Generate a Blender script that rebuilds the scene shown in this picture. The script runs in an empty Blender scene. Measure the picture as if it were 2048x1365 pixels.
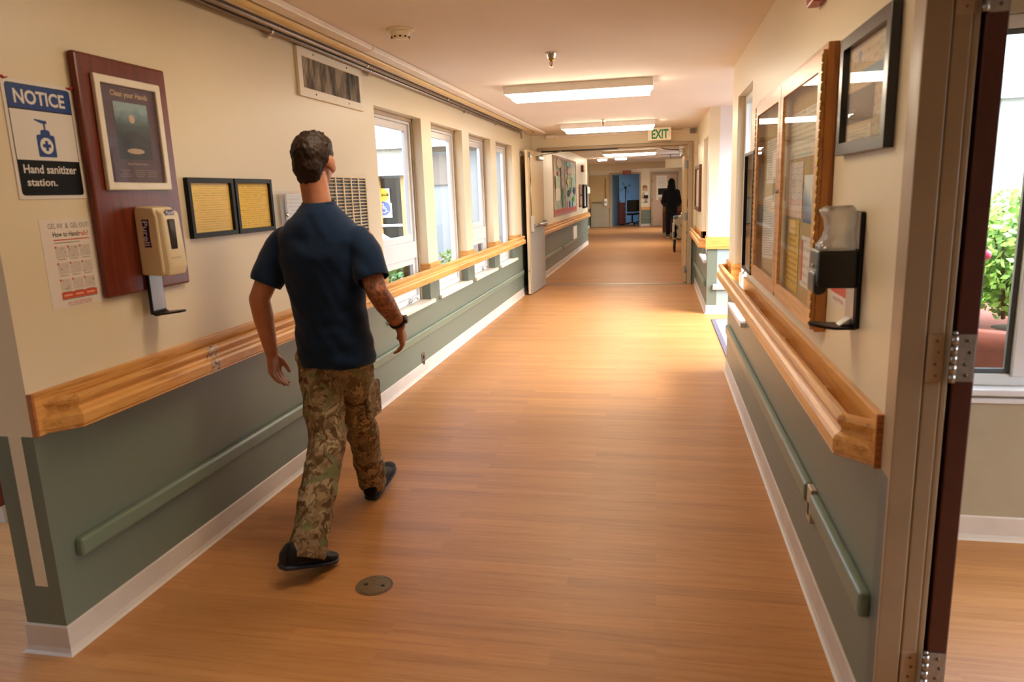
import bpy, bmesh, math, random
from mathutils import Vector, Matrix, noise
S = bpy.context.scene
COL = S.collection
PI = math.pi

# ------------------------------------------------------------------ camera, world, exposure
def rad(d): return d * PI / 180
yaw, pitch, roll = rad(11.72), rad(11.65), rad(-2.03)
fwd = Vector((-math.sin(yaw) * math.cos(pitch), math.cos(yaw) * math.cos(pitch), -math.sin(pitch)))
rgt0 = Vector((math.cos(yaw), math.sin(yaw), 0)); up0 = rgt0.cross(fwd)
rgt = math.cos(roll) * rgt0 + math.sin(roll) * up0
upv = -math.sin(roll) * rgt0 + math.cos(roll) * up0
cd = bpy.data.cameras.new('camera'); cam = bpy.data.objects.new('camera', cd); COL.objects.link(cam)
m = Matrix.Identity(4)
for i in range(3):
    m[i][0] = rgt[i]; m[i][1] = upv[i]; m[i][2] = -fwd[i]
m[2][3] = 1.5
cam.matrix_world = m
cd.sensor_width = 36; cd.lens = 1430.0 / 2048 * 36; cd.clip_start = 0.05; cd.clip_end = 200
cd.dof.use_dof = True; cd.dof.focus_distance = 7.5; cd.dof.aperture_fstop = 4.0
S.camera = cam

W = bpy.data.worlds.new('sky'); S.world = W; W.use_nodes = True
nt = W.node_tree; nt.nodes.clear()
wo = nt.nodes.new('ShaderNodeOutputWorld'); bg = nt.nodes.new('ShaderNodeBackground')
sky = nt.nodes.new('ShaderNodeTexSky'); sky.sky_type = 'NISHITA'; sky.sun_disc = False
sky.sun_elevation = rad(50); sky.sun_rotation = rad(120); sky.air_density = 1.0; sky.dust_density = 3.0
mixw = nt.nodes.new('ShaderNodeMix'); mixw.data_type = 'RGBA'; mixw.inputs[0].default_value = 0.75
mixw.inputs[7].default_value = (0.82, 0.93, 1.06, 1)      # bright overcast veil over the blue sky
nt.links.new(sky.outputs[0], mixw.inputs[6]); nt.links.new(mixw.outputs[2], bg.inputs[0])
bg.inputs[1].default_value = 4.4
nt.links.new(bg.outputs[0], wo.inputs[0])

sl = bpy.data.lights.new('sun', 'SUN'); sl.energy = 13.0; sl.angle = rad(58); sl.color = (0.93, 0.96, 1.0)      # sun behind thin cloud: a wide soft glow
so_ = bpy.data.objects.new('sun', sl); COL.objects.link(so_); so_.location = (12, -4, 12)
se, sa = rad(36), rad(14)       # shines from the right into the glazed exit of the alcove
so_.rotation_euler = Vector((-math.cos(se) * math.cos(sa), math.cos(se) * math.sin(sa), -math.sin(se))).to_track_quat('-Z', 'Y').to_euler()

vs = S.view_settings
vs.view_transform = 'Standard'; vs.look = 'None'; vs.gamma = 1.0; vs.exposure = 0.25; vs.use_curve_mapping = False
S.display_settings.display_device = 'sRGB'
cy = S.cycles
cy.use_denoising = True
cy.max_bounces = 9; cy.diffuse_bounces = 6; cy.glossy_bounces = 4; cy.transmission_bounces = 6; cy.transparent_max_bounces = 12
cy.caustics_reflective = False; cy.caustics_refractive = False
cy.sample_clamp_indirect = 6.0
LAMP = 25.0     # radiance of the fluorescent lenses

# ------------------------------------------------------------------ materials
def lin(c):
    if isinstance(c, str):
        c = [int(c[i:i + 2], 16) / 255 for i in (0, 2, 4)]
    return tuple(((x / 12.92) if x <= 0.04045 else ((x + 0.055) / 1.055) ** 2.4) for x in c)
def col4(c): return (*lin(c), 1.0)
class N:
    def __init__(s, name):
        s.m = bpy.data.materials.new(name); s.m.use_nodes = True
        s.t = s.m.node_tree; s.t.nodes.clear()
        s.out = s.n('OutputMaterial'); s.p = s.n('BsdfPrincipled'); s.l(s.p.outputs[0], s.out.inputs[0])
    def n(s, k): return s.t.nodes.new('ShaderNode' + k)
    def l(s, a, b): s.t.links.new(a, b)
    def v(s, sock, val):
        if hasattr(val, 'is_output') or hasattr(val, 'links'): s.l(val, sock)
        else: sock.default_value = val
    def math(s, op, a, b=None, c=None):
        q = s.n('Math'); q.operation = op; s.v(q.inputs[0], a)
        if b is not None: s.v(q.inputs[1], b)
        if c is not None: s.v(q.inputs[2], c)
        return q.outputs[0]
    def coord(s, which='Object'): return s.n('TexCoord').outputs[which]
    def pos(s): return s.n('NewGeometry').outputs['Position']
    def sep(s, vec):
        q = s.n('SeparateXYZ'); s.l(vec, q.inputs[0]); return q.outputs
    def comb(s, x, y, z):
        q = s.n('CombineXYZ'); s.v(q.inputs[0], x); s.v(q.inputs[1], y); s.v(q.inputs[2], z); return q.outputs[0]
    def mapv(s, vec, scale=(1, 1, 1), loc=(0, 0, 0), rot=(0, 0, 0)):
        q = s.n('Mapping'); s.l(vec, q.inputs[0]); q.inputs[1].default_value = loc; q.inputs[2].default_value = rot; q.inputs[3].default_value = scale; return q.outputs[0]
    def noise(s, vec, scale, detail=3, rough=0.55, dist=0):
        q = s.n('TexNoise'); s.l(vec, q.inputs['Vector']); q.inputs['Scale'].default_value = scale; q.inputs['Detail'].default_value = detail
        q.inputs['Roughness'].default_value = rough; q.inputs['Distortion'].default_value = dist; return q.outputs[0]
    def ramp(s, fac, stops, interp='LINEAR'):
        q = s.n('ValToRGB'); s.l(fac, q.inputs[0]); e = q.color_ramp.elements; q.color_ramp.interpolation = interp
        while len(e) < len(stops): e.new(0.5)
        for i, (p, c) in enumerate(stops):
            e[i].position = p; e[i].color = c if len(c) == 4 else (*c, 1)
        return q.outputs[0]
    def mix(s, f, a, b, blend='MIX'):
        q = s.n('Mix'); q.data_type = 'RGBA'; q.blend_type = blend; s.v(q.inputs[0], f)
        for i, x in ((6, a), (7, b)):
            if isinstance(x, str): q.inputs[i].default_value = col4(x)
            elif isinstance(x, tuple): q.inputs[i].default_value = x
            else: s.l(x, q.inputs[i])
        return q.outputs[2]
    def bump(s, h, strength=0.1, dist=0.01):
        q = s.n('Bump'); s.l(h, q.inputs['Height']); q.inputs['Strength'].default_value = strength; q.inputs['Distance'].default_value = dist
        s.l(q.outputs[0], s.p.inputs['Normal'])
    def set(s, color=None, rough=None, metal=None, spec=None, coat=None):
        if color is not None:
            if isinstance(color, str): s.p.inputs['Base Color'].default_value = col4(color)
            else: s.l(color, s.p.inputs['Base Color'])
        if rough is not None: s.v(s.p.inputs['Roughness'], rough)
        if metal is not None: s.p.inputs['Metallic'].default_value = metal
        if spec is not None: s.p.inputs['Specular IOR Level'].default_value = spec
        if coat is not None: s.p.inputs['Coat Weight'].default_value = coat; s.p.inputs['Coat Roughness'].default_value = 0.15
        return s
_mc = {}
def plain(c, rough=0.5, metal=0.0, var=0.06, scale=9, bump=0.0, spec=0.5):
    """painted / moulded surface with a faint mottling of its own"""
    k = (c, rough, metal, var, scale, bump, spec)
    if k in _mc: return _mc[k]
    q = N('surface_' + c); a = lin(c)
    n = q.noise(q.coord(), scale, 4)
    cc = q.ramp(n, [(0.3, tuple(x * (1 - var) for x in a)), (0.7, tuple(min(1, x * (1 + var)) for x in a))])
    q.set(cc, rough, metal, spec)
    if bump: q.bump(q.noise(q.coord(), scale * 14, 2), bump, 0.004)
    _mc[k] = q.m; return q.m
def wall_paint(name, upper, lower, zsplit=0.783, dirt=0.05):
    q = N(name); P = q.pos(); z = q.sep(P)[2]
    n = q.noise(P, 1.7, 4); n2 = q.noise(P, 230, 2)
    up_ = q.mix(q.math('MULTIPLY', n, dirt * 2), upper, 'c9b183')
    lo_ = q.mix(q.math('MULTIPLY', n, dirt * 2), lower, '5c6650')
    q.set(q.mix(q.math('GREATER_THAN', z, zsplit), lo_, up_), 0.38, spec=0.42)
    q.bump(q.math('ADD', n2, q.math('MULTIPLY', q.noise(P, 14, 2), 1.2)), 0.05, 0.004)
    return q.m
def wood(name, base, dark, axis='Y', rough=0.35, scale=1.0, coat=0.0):
    q = N(name); v = q.coord()
    st = {'X': (1.2, 26, 26), 'Y': (26, 1.2, 26), 'Z': (26, 26, 1.2)}[axis]
    vv = q.mapv(v, tuple(x * scale for x in st))
    n = q.noise(vv, 1.6, 6, 0.62, 0.6); n2 = q.noise(vv, 7, 3, 0.6)
    f = q.math('ADD', q.math('MULTIPLY', n, 0.72), q.math('MULTIPLY', n2, 0.28))
    q.set(q.ramp(f, [(0.36, lin(dark)), (0.5, lin(base)), (0.68, tuple(min(1, x * 1.16) for x in lin(base)))]), rough, coat=coat)
    q.bump(n2, 0.05, 0.002)
    return q.m
def floor_wood():
    q = N('oak_plank_vinyl'); P = q.pos()
    b = q.n('TexBrick'); b.offset = 0.37; b.offset_frequency = 2; b.inputs['Scale'].default_value = 1.0
    b.inputs['Brick Width'].default_value = 0.92; b.inputs['Row Height'].default_value = 0.078
    b.inputs['Mortar Size'].default_value = 0.0006; b.inputs['Mortar Smooth'].default_value = 0.3; b.inputs['Bias'].default_value = 0.0
    b.inputs['Color1'].default_value = (0, 0, 0, 1); b.inputs['Color2'].default_value = (1, 1, 1, 1); b.inputs['Mortar'].default_value = (0.25, 0.25, 0.25, 1)
    q.l(P, b.inputs['Vector'])
    x, y, z = q.sep(P)
    vv = q.comb(q.math('MULTIPLY', x, 1.5), q.math('MULTIPLY', y, 34), q.math('MULTIPLY', b.outputs[0], 9))
    n = q.noise(vv, 1.3, 6, 0.62, 0.7); n2 = q.noise(vv, 6, 3, 0.6)
    g = q.math('ADD', q.math('MULTIPLY', n, 0.7), q.math('MULTIPLY', n2, 0.3))
    c = q.ramp(g, [(0.30, lin('a16a36')), (0.5, lin('b8814b')), (0.72, lin('c58f5a'))])
    tone = q.ramp(b.outputs[0], [(0.0, (0.86, 0.84, 0.82)), (1.0, (1.05, 1.04, 1.03))])
    c = q.mix(1.0, c, tone, 'MULTIPLY')
    q.set(c, q.math('ADD', 0.36, q.math('MULTIPLY', n, 0.12)), spec=0.38)
    q.bump(q.math('ADD', n2, q.math('MULTIPLY', b.outputs[1], -1.5)), 0.07, 0.002)
    return q.m
def glass_mat(name='window_glass', tint=(1, 1, 1), gain=1.0, rough=0.0, fres=1.5):
    q = N(name); q.t.nodes.remove(q.p)
    tr = q.n('BsdfTransparent'); tr.inputs[0].default_value = (*tint, 1)
    gl = q.n('BsdfGlossy'); gl.inputs['Roughness'].default_value = rough
    lw = q.n('LayerWeight'); lw.inputs[0].default_value = 0.5
    fr = q.math('ADD', 0.022, q.math('MULTIPLY', 0.93, q.math('POWER', lw.outputs['Facing'], 5.0)))
    mx = q.n('MixShader'); q.l(q.math('MINIMUM', q.math('MULTIPLY', fr, gain), 1.0), mx.inputs[0]); q.l(tr.outputs[0], mx.inputs[1]); q.l(gl.outputs[0], mx.inputs[2])
    q.l(mx.outputs[0], q.out.inputs[0]); return q.m
def emit(name, c, strength):
    q = N(name); q.t.nodes.remove(q.p)
    e = q.n('Emission'); e.inputs[0].default_value = (*c, 1); e.inputs[1].default_value = strength; q.l(e.outputs[0], q.out.inputs[0]); return q.m
def paper(name, base, ink, rows, seed=0.0, fill=0.5, margin=0.1, ink2=None, cols=0, rough=0.6):
    """sheet with rows of print too small to read; works on the sheet's own UV"""
    q = N(name); u, v, _ = q.sep(q.coord('UV'))
    r = q.math('MULTIPLY', v, float(rows)); row = q.math('FLOOR', r); f = q.math('FRACT', r)
    band = q.math('MULTIPLY', q.math('GREATER_THAN', f, 0.32), q.math('LESS_THAN', f, 0.72))
    wn = q.n('TexWhiteNoise'); wn.noise_dimensions = '2D'; q.l(q.comb(row, float(seed), 0), wn.inputs['Vector'])
    ln = q.math('ADD', q.math('MULTIPLY', wn.outputs[0], 0.45), 0.5 - margin)
    du = q.math('ABSOLUTE', q.math('SUBTRACT', u, 0.5))
    inside = q.math('LESS_THAN', du, q.math('MULTIPLY', ln, 0.62))
    word = q.math('GREATER_THAN', q.noise(q.comb(q.math('MULTIPLY', u, 60.0), q.math('MULTIPLY', row, 3.7), float(seed)), 1.0, 1), 1 - fill)
    vm = q.math('LESS_THAN', q.math('ABSOLUTE', q.math('SUBTRACT', v, 0.5)), 0.5 - margin * 0.6)
    k = q.math('MULTIPLY', q.math('MULTIPLY', band, inside), q.math('MULTIPLY', word, vm))
    inkc = ink
    c2 = q.mix(q.math('GREATER_THAN', wn.outputs[0], 0.7), ink, ink2 or ink)
    q.set(q.mix(q.math('MULTIPLY', k, 0.5), base, c2), rough, spec=0.35)
    return q.m

CREAM_UP, GREEN_LO = 'ded0b2', '6a7263'
M = {}
M['wall'] = wall_paint('cream_over_sage_paint', CREAM_UP, GREEN_LO)
M['wall_bare'] = wall_paint('cream_paint', CREAM_UP, CREAM_UP)
M['wall_daylit'] = wall_paint('cream_over_sage_paint_daylit', 'e4e0e2', '93a4a2')  # alcove copy of the wall paint, cool daylight put into its colours
M['ceil'] = plain('e2d9cd', 0.75, var=0.03, scale=1.2, bump=0.05, spec=0.2)
M['floor'] = floor_wood()
M['oak'] = wood('oak_along_hall', 'd69d55', 'ac7234', 'Y', 0.33)
M['oak_x'] = wood('oak_across_hall', 'd69d55', 'ac7234', 'X', 0.33)
M['oak_z'] = wood('oak_upright', 'b4773c', '8a5226', 'Z', 0.35)
M['oak_c'] = wood('oak_cabinet_rail', 'c49058', '9c6636', 'Y', 0.32)
M['oak_r'] = wood('oak_rail_endgrain', 'a8672f', '7a441b', 'X', 0.5, 2.0)
M['cherry'] = wood('cherry_laminate', '6b2c1a', '4a190e', 'Z', 0.28)
M['mahog'] = wood('dark_red_wood', '6a2417', '47140c', 'Z', 0.35)
M['base'] = plain('c9bdae', 0.45, var=0.08, scale=5)
M['green'] = plain('6b7865', 0.32, var=0.05, scale=5)
M['white'] = plain('eceae4', 0.4, var=0.02)
M['vinyl'] = plain('d2d0ce', 0.35, var=0.02)
M['sill'] = plain('ded0b8', 0.45, var=0.04)
M['offw'] = plain('e2d6c0', 0.45, var=0.03)
M['beige'] = plain('cbb891', 0.42, var=0.03)
M['frame_p'] = plain('a08c70', 0.42, var=0.06, scale=6)
M['frame_n'] = plain('9c8468', 0.42, var=0.08, scale=6)
M['black'] = plain('0c0c0d', 0.38, var=0.1, spec=0.3)
M['blackm'] = plain('101113', 0.5, var=0.1, spec=0.25)
M['silver'] = plain('a8a6a4', 0.32, 1.0, var=0.08)
M['chrome'] = plain('d8d6d2', 0.14, 1.0, var=0.03)
M['galv'] = plain('9c948c', 0.38, 0.9, var=0.1, scale=20)
M['brass'] = plain('b8903c', 0.3, 1.0, var=0.15, scale=30)
M['glass'] = glass_mat()
M['glass_c'] = glass_mat('cabinet_glass', (0.985, 0.99, 0.985), 0.36)
M['acryl'] = glass_mat('clear_acrylic', (0.965, 0.97, 0.97), 0.8, 0.03)
M['screen'] = glass_mat('insect_screen', (0.30, 0.31, 0.33), 0.3, 0.4)
M['lens'] = emit('lamp_lens', (1.0, 0.84, 0.62), LAMP); M['lens_lowered'] = emit('lowered_lamp_lens', (1.0, 0.80, 0.55), LAMP * 0.62); M['lens_dim'] = emit('dim_lamp_lens', (1.0, 0.80, 0.55), LAMP * 0.34)  # the two near lenses are turned down to keep the near end dim

# ------------------------------------------------------------------ mesh helpers
ORG = {}
def origin(o): return ORG.get(o.name, Vector((0, 0, 0)))
class MB:
    """collects pieces of ONE mesh in world coordinates"""
    def __init__(s): s.bm = bmesh.new(); s.uv = s.bm.loops.layers.uv.new('UVMap'); s.mi = 0
    def mat(s, i): s.mi = i; return s
    def face(s, vs):
        try: f = s.bm.faces.new(vs); f.material_index = s.mi; return f
        except ValueError: return None
    def poly(s, pts): return s.face([s.bm.verts.new(p) for p in pts])
    def box(s, x0, x1, y0, y1, z0, z1, bevel=0.0, seg=2):
        b = s if not bevel else MB()
        v = [b.bm.verts.new(p) for p in ((x0, y0, z0), (x1, y0, z0), (x1, y1, z0), (x0, y1, z0), (x0, y0, z1), (x1, y0, z1), (x1, y1, z1), (x0, y1, z1))]
        b.mi = s.mi
        for q in ((0, 3, 2, 1), (4, 5, 6, 7), (0, 1, 5, 4), (1, 2, 6, 5), (2, 3, 7, 6), (3, 0, 4, 7)): b.face([v[i] for i in q])
        if bevel:
            bmesh.ops.bevel(b.bm, geom=b.bm.edges[:], offset=bevel, segments=seg, affect='EDGES', profile=0.5, clamp_overlap=True)
            s.absorb(b)
        return s
    def absorb(s, b):
        mp = {}
        for v in b.bm.verts: mp[v] = s.bm.verts.new(v.co)
        for f in b.bm.faces:
            q = s.face([mp[v] for v in f.verts])
            if q: q.material_index = s.mi; q.smooth = f.smooth
        b.bm.free()
    def prism(s, pts, vec, bevel=0.0, seg=2):
        """closed polygon pts (3D) extruded along vec"""
        b = MB(); b.mi = s.mi; vec = Vector(vec)
        a = [b.bm.verts.new(p) for p in pts]; c = [b.bm.verts.new(Vector(p) + vec) for p in pts]
        n = len(pts)
        b.face(a[::-1]); b.face(c)
        for i in range(n): b.face([a[i], a[(i + 1) % n], c[(i + 1) % n], c[i]])
        bmesh.ops.recalc_face_normals(b.bm, faces=b.bm.faces[:])
        if bevel: bmesh.ops.bevel(b.bm, geom=b.bm.edges[:], offset=bevel, segments=seg, affect='EDGES', profile=0.5, clamp_overlap=True)
        s.absorb(b); return s
    def tube(s, path, r, seg=10, caps=True, smooth=True):
        path = [Vector(p) for p in path]; rs = r if isinstance(r, (list, tuple)) else [r] * len(path)
        rings = []; ref = None
        for i, p in enumerate(path):
            d = (path[min(i + 1, len(path) - 1)] - path[max(i - 1, 0)]).normalized()
            if ref is None: ref = d.orthogonal().normalized()
            ref = (ref - d * ref.dot(d)).normalized(); b = d.cross(ref)
            rings.append([s.bm.verts.new(p + (ref * math.cos(2 * PI * k / seg) + b * math.sin(2 * PI * k / seg)) * rs[i]) for k in range(seg)])
        for a, c in zip(rings, rings[1:]):
            for k in range(seg):
                f = s.face([a[k], a[(k + 1) % seg], c[(k + 1) % seg], c[k]])
                if f: f.smooth = smooth
        if caps: s.face(rings[0][::-1]); s.face(rings[-1])
        return s
    def lathe(s, prof, o, axis=(0, 0, 1), seg=24, smooth=True):
        """profile [(r, h)] about axis through o"""
        ax = Vector(axis).normalized(); a = ax.orthogonal().normalized(); b = ax.cross(a); o = Vector(o); rings = []
        for r, h in prof:
            if r < 1e-6: rings.append([s.bm.verts.new(o + ax * h)])
            else: rings.append([s.bm.verts.new(o + ax * h + (a * math.cos(2 * PI * k / seg) + b * math.sin(2 * PI * k / seg)) * r) for k in range(seg)])
        for p, q in zip(rings, rings[1:]):
            for k in range(seg):
                k2 = (k + 1) % seg
                if len(p) == 1 and len(q) == 1: continue
                if len(p) == 1: f = s.face([p[0], q[k2], q[k]])
                elif len(q) == 1: f = s.face([p[k], p[k2], q[0]])
                else: f = s.face([p[k], p[k2], q[k2], q[k]])
                if f: f.smooth = smooth
        return s
    def ball(s, c, r, seg=16, squash=(1, 1, 1)):
        b = MB(); bmesh.ops.create_uvsphere(b.bm, u_segments=seg, v_segments=max(6, seg // 2), radius=1)
        rr = r if isinstance(r, (tuple, list)) else (r, r, r)
        for v in b.bm.verts: v.co = Vector((v.co.x * rr[0], v.co.y * rr[1], v.co.z * rr[2])) + Vector(c)
        for f in b.bm.faces: f.smooth = True
        s.absorb(b); return s
    def sweep(s, prof, path, inward=False):
        """moulding: closed profile [(offset, z)], plan path [(x, y)]; offset to the left of travel"""
        n = len(path); P = [Vector((p[0], p[1])) for p in path]; rings = []
        for i in range(n):
            d0 = (P[i] - P[i - 1]).normalized() if i else None
            d1 = (P[i + 1] - P[i]).normalized() if i < n - 1 else None
            d0 = d0 or d1; d1 = d1 or d0
            n0 = Vector((-d0.y, d0.x)); n1 = Vector((-d1.y, d1.x)); mt = (n0 + n1).normalized(); k = 1 / max(0.3, mt.dot(n0))
            rings.append([s.bm.verts.new((P[i].x + mt.x * k * o, P[i].y + mt.y * k * o, z)) for o, z in prof])
        m_ = len(prof)
        for a, c in zip(rings, rings[1:]):
            for k in range(m_): s.face([a[k], a[(k + 1) % m_], c[(k + 1) % m_], c[k]])
        s.face(rings[0][::-1]); s.face(rings[-1]); return s
    def uvplane(s, o, u, v, w, h):
        o = Vector(o); u = Vector(u); v = Vector(v)
        for f in s.bm.faces:
            for l in f.loops:
                d = l.vert.co - o; l[s.uv].uv = (d.dot(u) / w, d.dot(v) / h)
        return s
    def build(s, name, mat, parent=None, recalc=True, merge=0.0, smooth_angle=None):
        if merge: bmesh.ops.remove_doubles(s.bm, verts=s.bm.verts[:], dist=merge)
        if recalc: bmesh.ops.recalc_face_normals(s.bm, faces=s.bm.faces[:])
        if parent is not None: w = origin(parent)
        else:
            xs = [v.co for v in s.bm.verts]
            lo = [min(c[i] for c in xs) for i in range(3)]; hi = [max(c[i] for c in xs) for i in range(3)]
            w = Vector(((lo[0] + hi[0]) / 2, (lo[1] + hi[1]) / 2, lo[2]))
        for v in s.bm.verts: v.co -= w
        me = bpy.data.meshes.new(name); s.bm.to_mesh(me); s.bm.free()
        for mm in (mat if isinstance(mat, (list, tuple)) else [mat]): me.materials.append(mm)
        o = bpy.data.objects.new(name, me); COL.objects.link(o)
        if parent is not None: o.parent = parent
        else: o.location = w
        ORG[o.name] = w.copy()
        return o
def tag(o, label=None, cat=None, group=None, kind=None):
    if label: o['label'] = label
    if cat: o['category'] = cat
    if group: o['group'] = group
    if kind: o['kind'] = kind
    return o
def thing(name, loc, label, cat, group=None):
    o = bpy.data.objects.new(name, None); COL.objects.link(o); o.location = loc; o.empty_display_size = 0.05
    ORG[o.name] = Vector(loc); return tag(o, label, cat, group)
def struct(o): o['kind'] = 'structure'; return o
def setting(name, loc):
    o = bpy.data.objects.new(name, None); COL.objects.link(o); o.location = loc; ORG[o.name] = Vector(loc); o['kind'] = 'structure'; return o
def kids(o): return [c for c in bpy.data.objects if c.parent == o]
def copy_tree(o, delta, label=None, top=True):
    c = o.copy(); COL.objects.link(c); ORG[c.name] = origin(o) + (Vector(delta) if top else Vector((0, 0, 0)))
    if top: c.location = o.location + Vector(delta)
    if label: c['label'] = label
    for k in kids(o):
        d = copy_tree(k, delta, None, False); d.parent = c
    return c
def box(name, x0, x1, y0, y1, z0, z1, mat, parent=None, bevel=0.0, seg=2):
    return MB().box(x0, x1, y0, y1, z0, z1, bevel, seg).build(name, mat, parent)
def sheet(name, o, u, v, w, h, t, mat, parent=None):
    """thin rectangular sheet: o = lower left corner, u right, v up as one reads it; thickness t towards the reader"""
    o = Vector(o); u = Vector(u).normalized(); v = Vector(v).normalized(); n = u.cross(v)
    b = MB().prism([o, o + u * w, o + u * w + v * h, o + v * h], n * t); b.uvplane(o, u, v, w, h)
    return b.build(name, mat, parent)
def flat_shape(name, pts, o, u, v, t, mat, parent=None):
    """flat cut-out: 2-D outline pts in the (u, v) plane at o, thickness t towards the reader"""
    o = Vector(o); u = Vector(u).normalized(); v = Vector(v).normalized()
    return MB().prism([o + u * a + v * b for a, b in pts], u.cross(v) * t).build(name, mat, parent)
def text(s, o, u, v, w, h, mat, parent=None, name='lettering', bold=0.0, t=0.0004, spacing=1.0):
    """lettering fitted in a w x h box with its lower left corner at o"""
    c = bpy.data.curves.new('t', 'FONT'); c.body = s; c.size = 1; c.offset = bold; c.extrude = 0.0; c.space_character = spacing; c.resolution_u = 3
    ob = bpy.data.objects.new('t', c); COL.objects.link(ob)
    dg = bpy.context.evaluated_depsgraph_get(); me = bpy.data.meshes.new_from_object(ob.evaluated_get(dg))
    bpy.data.objects.remove(ob); bpy.data.curves.remove(c)
    xs = [q.co.x for q in me.vertices]; ys = [q.co.y for q in me.vertices]
    x0, x1, y0, y1 = min(xs), max(xs), min(ys), max(ys)
    o = Vector(o); u = Vector(u).normalized(); v = Vector(v).normalized(); n = u.cross(v)
    b = MB(); vv = [b.bm.verts.new(o + u * ((q.co.x - x0) / (x1 - x0) * w) + v * ((q.co.y - y0) / (y1 - y0) * h) + n * t) for q in me.vertices]
    for p in me.polygons: b.face([vv[i] for i in p.vertices])
    bpy.data.meshes.remove(me)
    return b.build(name, mat, parent, recalc=False)
def frame4(b, o, u, v, w, h, bw, t, bevel=0.0):
    """picture-frame ring of four mitred bars into MB b"""
    o = Vector(o); u = Vector(u).normalized(); v = Vector(v).normalized(); n = u.cross(v) * t
    A = [o, o + u * w, o + u * w + v * h, o + v * h]
    B = [o + u * bw + v * bw, o + u * (w - bw) + v * bw, o + u * (w - bw) + v * (h - bw), o + u * bw + v * (h - bw)]
    bb = MB(); bb.mi = b.mi
    a0 = [bb.bm.verts.new(p) for p in A]; b0 = [bb.bm.verts.new(p) for p in B]
    a1 = [bb.bm.verts.new(p + n) for p in A]; b1 = [bb.bm.verts.new(p + n) for p in B]
    for i in range(4):
        j = (i + 1) % 4
        bb.face([a1[i], a1[j], b1[j], b1[i]]); bb.face([a0[j], a0[i], b0[i], b0[j]])
        bb.face([a0[i], a0[j], a1[j], a1[i]]); bb.face([b0[j], b0[i], b1[i], b1[j]])
    bmesh.ops.recalc_face_normals(bb.bm, faces=bb.bm.faces[:])
    if bevel: bmesh.ops.bevel(bb.bm, geom=bb.bm.edges[:], offset=bevel, segments=2, affect='EDGES', profile=0.5, clamp_overlap=True)
    b.absorb(bb); return b
def wall(name, axis, p0, p1, u0, u1, z0, z1, holes, mat):
    """solid wall normal to axis between p0 and p1 with rectangular openings (u0,u1,z0,z1), one closed mesh"""
    us = sorted({u0, u1, *[min(max(h[i], u0), u1) for h in holes for i in (0, 1)]}); zs = sorted({z0, z1, *[min(max(h[i], z0), z1) for h in holes for i in (2, 3)]})
    def solid(i, j):
        if i < 0 or j < 0 or i >= len(us) - 1 or j >= len(zs) - 1: return False
        a = (us[i] + us[i + 1]) / 2; c = (zs[j] + zs[j + 1]) / 2
        return not any(h[0] < a < h[1] and h[2] < c < h[3] for h in holes)
    def P(p, a, c): return (p, a, c) if axis == 'x' else (a, p, c)
    b = MB()
    for i in range(len(us) - 1):
        for j in range(len(zs) - 1):
            if not solid(i, j): continue
            A, B, Z0, Z1 = us[i], us[i + 1], zs[j], zs[j + 1]
            for p in (p0, p1): b.poly([P(p, A, Z0), P(p, B, Z0), P(p, B, Z1), P(p, A, Z1)])
            if not solid(i - 1, j): b.poly([P(p0, A, Z0), P(p1, A, Z0), P(p1, A, Z1), P(p0, A, Z1)])
            if not solid(i + 1, j): b.poly([P(p0, B, Z0), P(p1, B, Z0), P(p1, B, Z1), P(p0, B, Z1)])
            if not solid(i, j - 1): b.poly([P(p0, A, Z0), P(p1, A, Z0), P(p1, B, Z0), P(p0, B, Z0)])
            if not solid(i, j + 1): b.poly([P(p0, A, Z1), P(p1, A, Z1), P(p1, B, Z1), P(p0, B, Z1)])
    return struct(b.build(name, mat, merge=1e-5))
# ------------------------------------------------------------------ the setting
XL, XR, ZC = -1.97, 0.561, 2.385
WINS = [(4.98, 6.02), (6.30, 7.34), (7.615, 8.63), (8.925, 9.935)]
X, Y, Z = Vector((1, 0, 0)), Vector((0, 1, 0)), Vector((0, 0, 1))
RECTS = [(-2.13, 0.655, -3, 33.5), (-4.75, -2.13, -3, 3.9), (0.655, 3.4, -3, 3.2), (0.655, 1.55, 5.9, 8.9), (0.655, 1.45, 11.6, 33.5), (-2.9, -2.13, 20.8, 33.5)]
b = MB()
for x0, x1, y0, y1 in RECTS: b.box(x0, x1, y0, y1, -0.12, 0)
struct(b.build('floor', M['floor']))
b = MB()
for x0, x1, y0, y1 in RECTS: b.box(x0, x1, y0, y1, ZC, ZC + 0.25)
struct(b.build('ceiling', M['ceil']))
wall('wall_left', 'x', -2.13, XL, 1.845, 11.6, 0, ZC, [(a, c, 0.575, 2.147) for a, c in WINS], M['wall'])
wall('wall_right', 'x', XR, 0.655, -3, 5.98, 0, ZC, [(0.80, 1.76, 0, 2.06), (4.78, 5.60, 0.60, 2.125)], M['wall'])
wall('wall_right_far', 'x', 0.575, 0.69, 8.79, 11.6, 0, ZC, [(8.95, 9.85, 0.60, 2.10)], M['wall'])
wall('wall_alcove_back', 'y', 8.79, 8.95, 0.69, 1.58, 0, ZC, [], M['wall_daylit'])
wall('wall_alcove_front', 'y', 5.85, 5.98, 0.655, 1.58, 0, ZC, [], M['wall'])
wall('wall_alcove_end', 'x', 1.45, 1.58, 5.98, 8.79, 0, ZC, [(6.08, 8.69, 0, 2.3)], M['wall'])
wall('wall_fire_door', 'y', 11.6, 11.74, XL, 1.45, 0, ZC, [(-1.84, 0.47, 0, 2.15)], M['wall'])
wall('wall_far_left', 'x', -2.13, XL, 11.74, 20.8, 0, ZC, [], M['wall'])
wall('wall_far_left_recess', 'x', -2.95, -2.78, 20.8, 30.1, 0, ZC, [], M['wall'])
wall('wall_far_left_return', 'y', 20.66, 20.8, -2.95, -2.13, 0, ZC, [], M['wall'])
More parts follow.
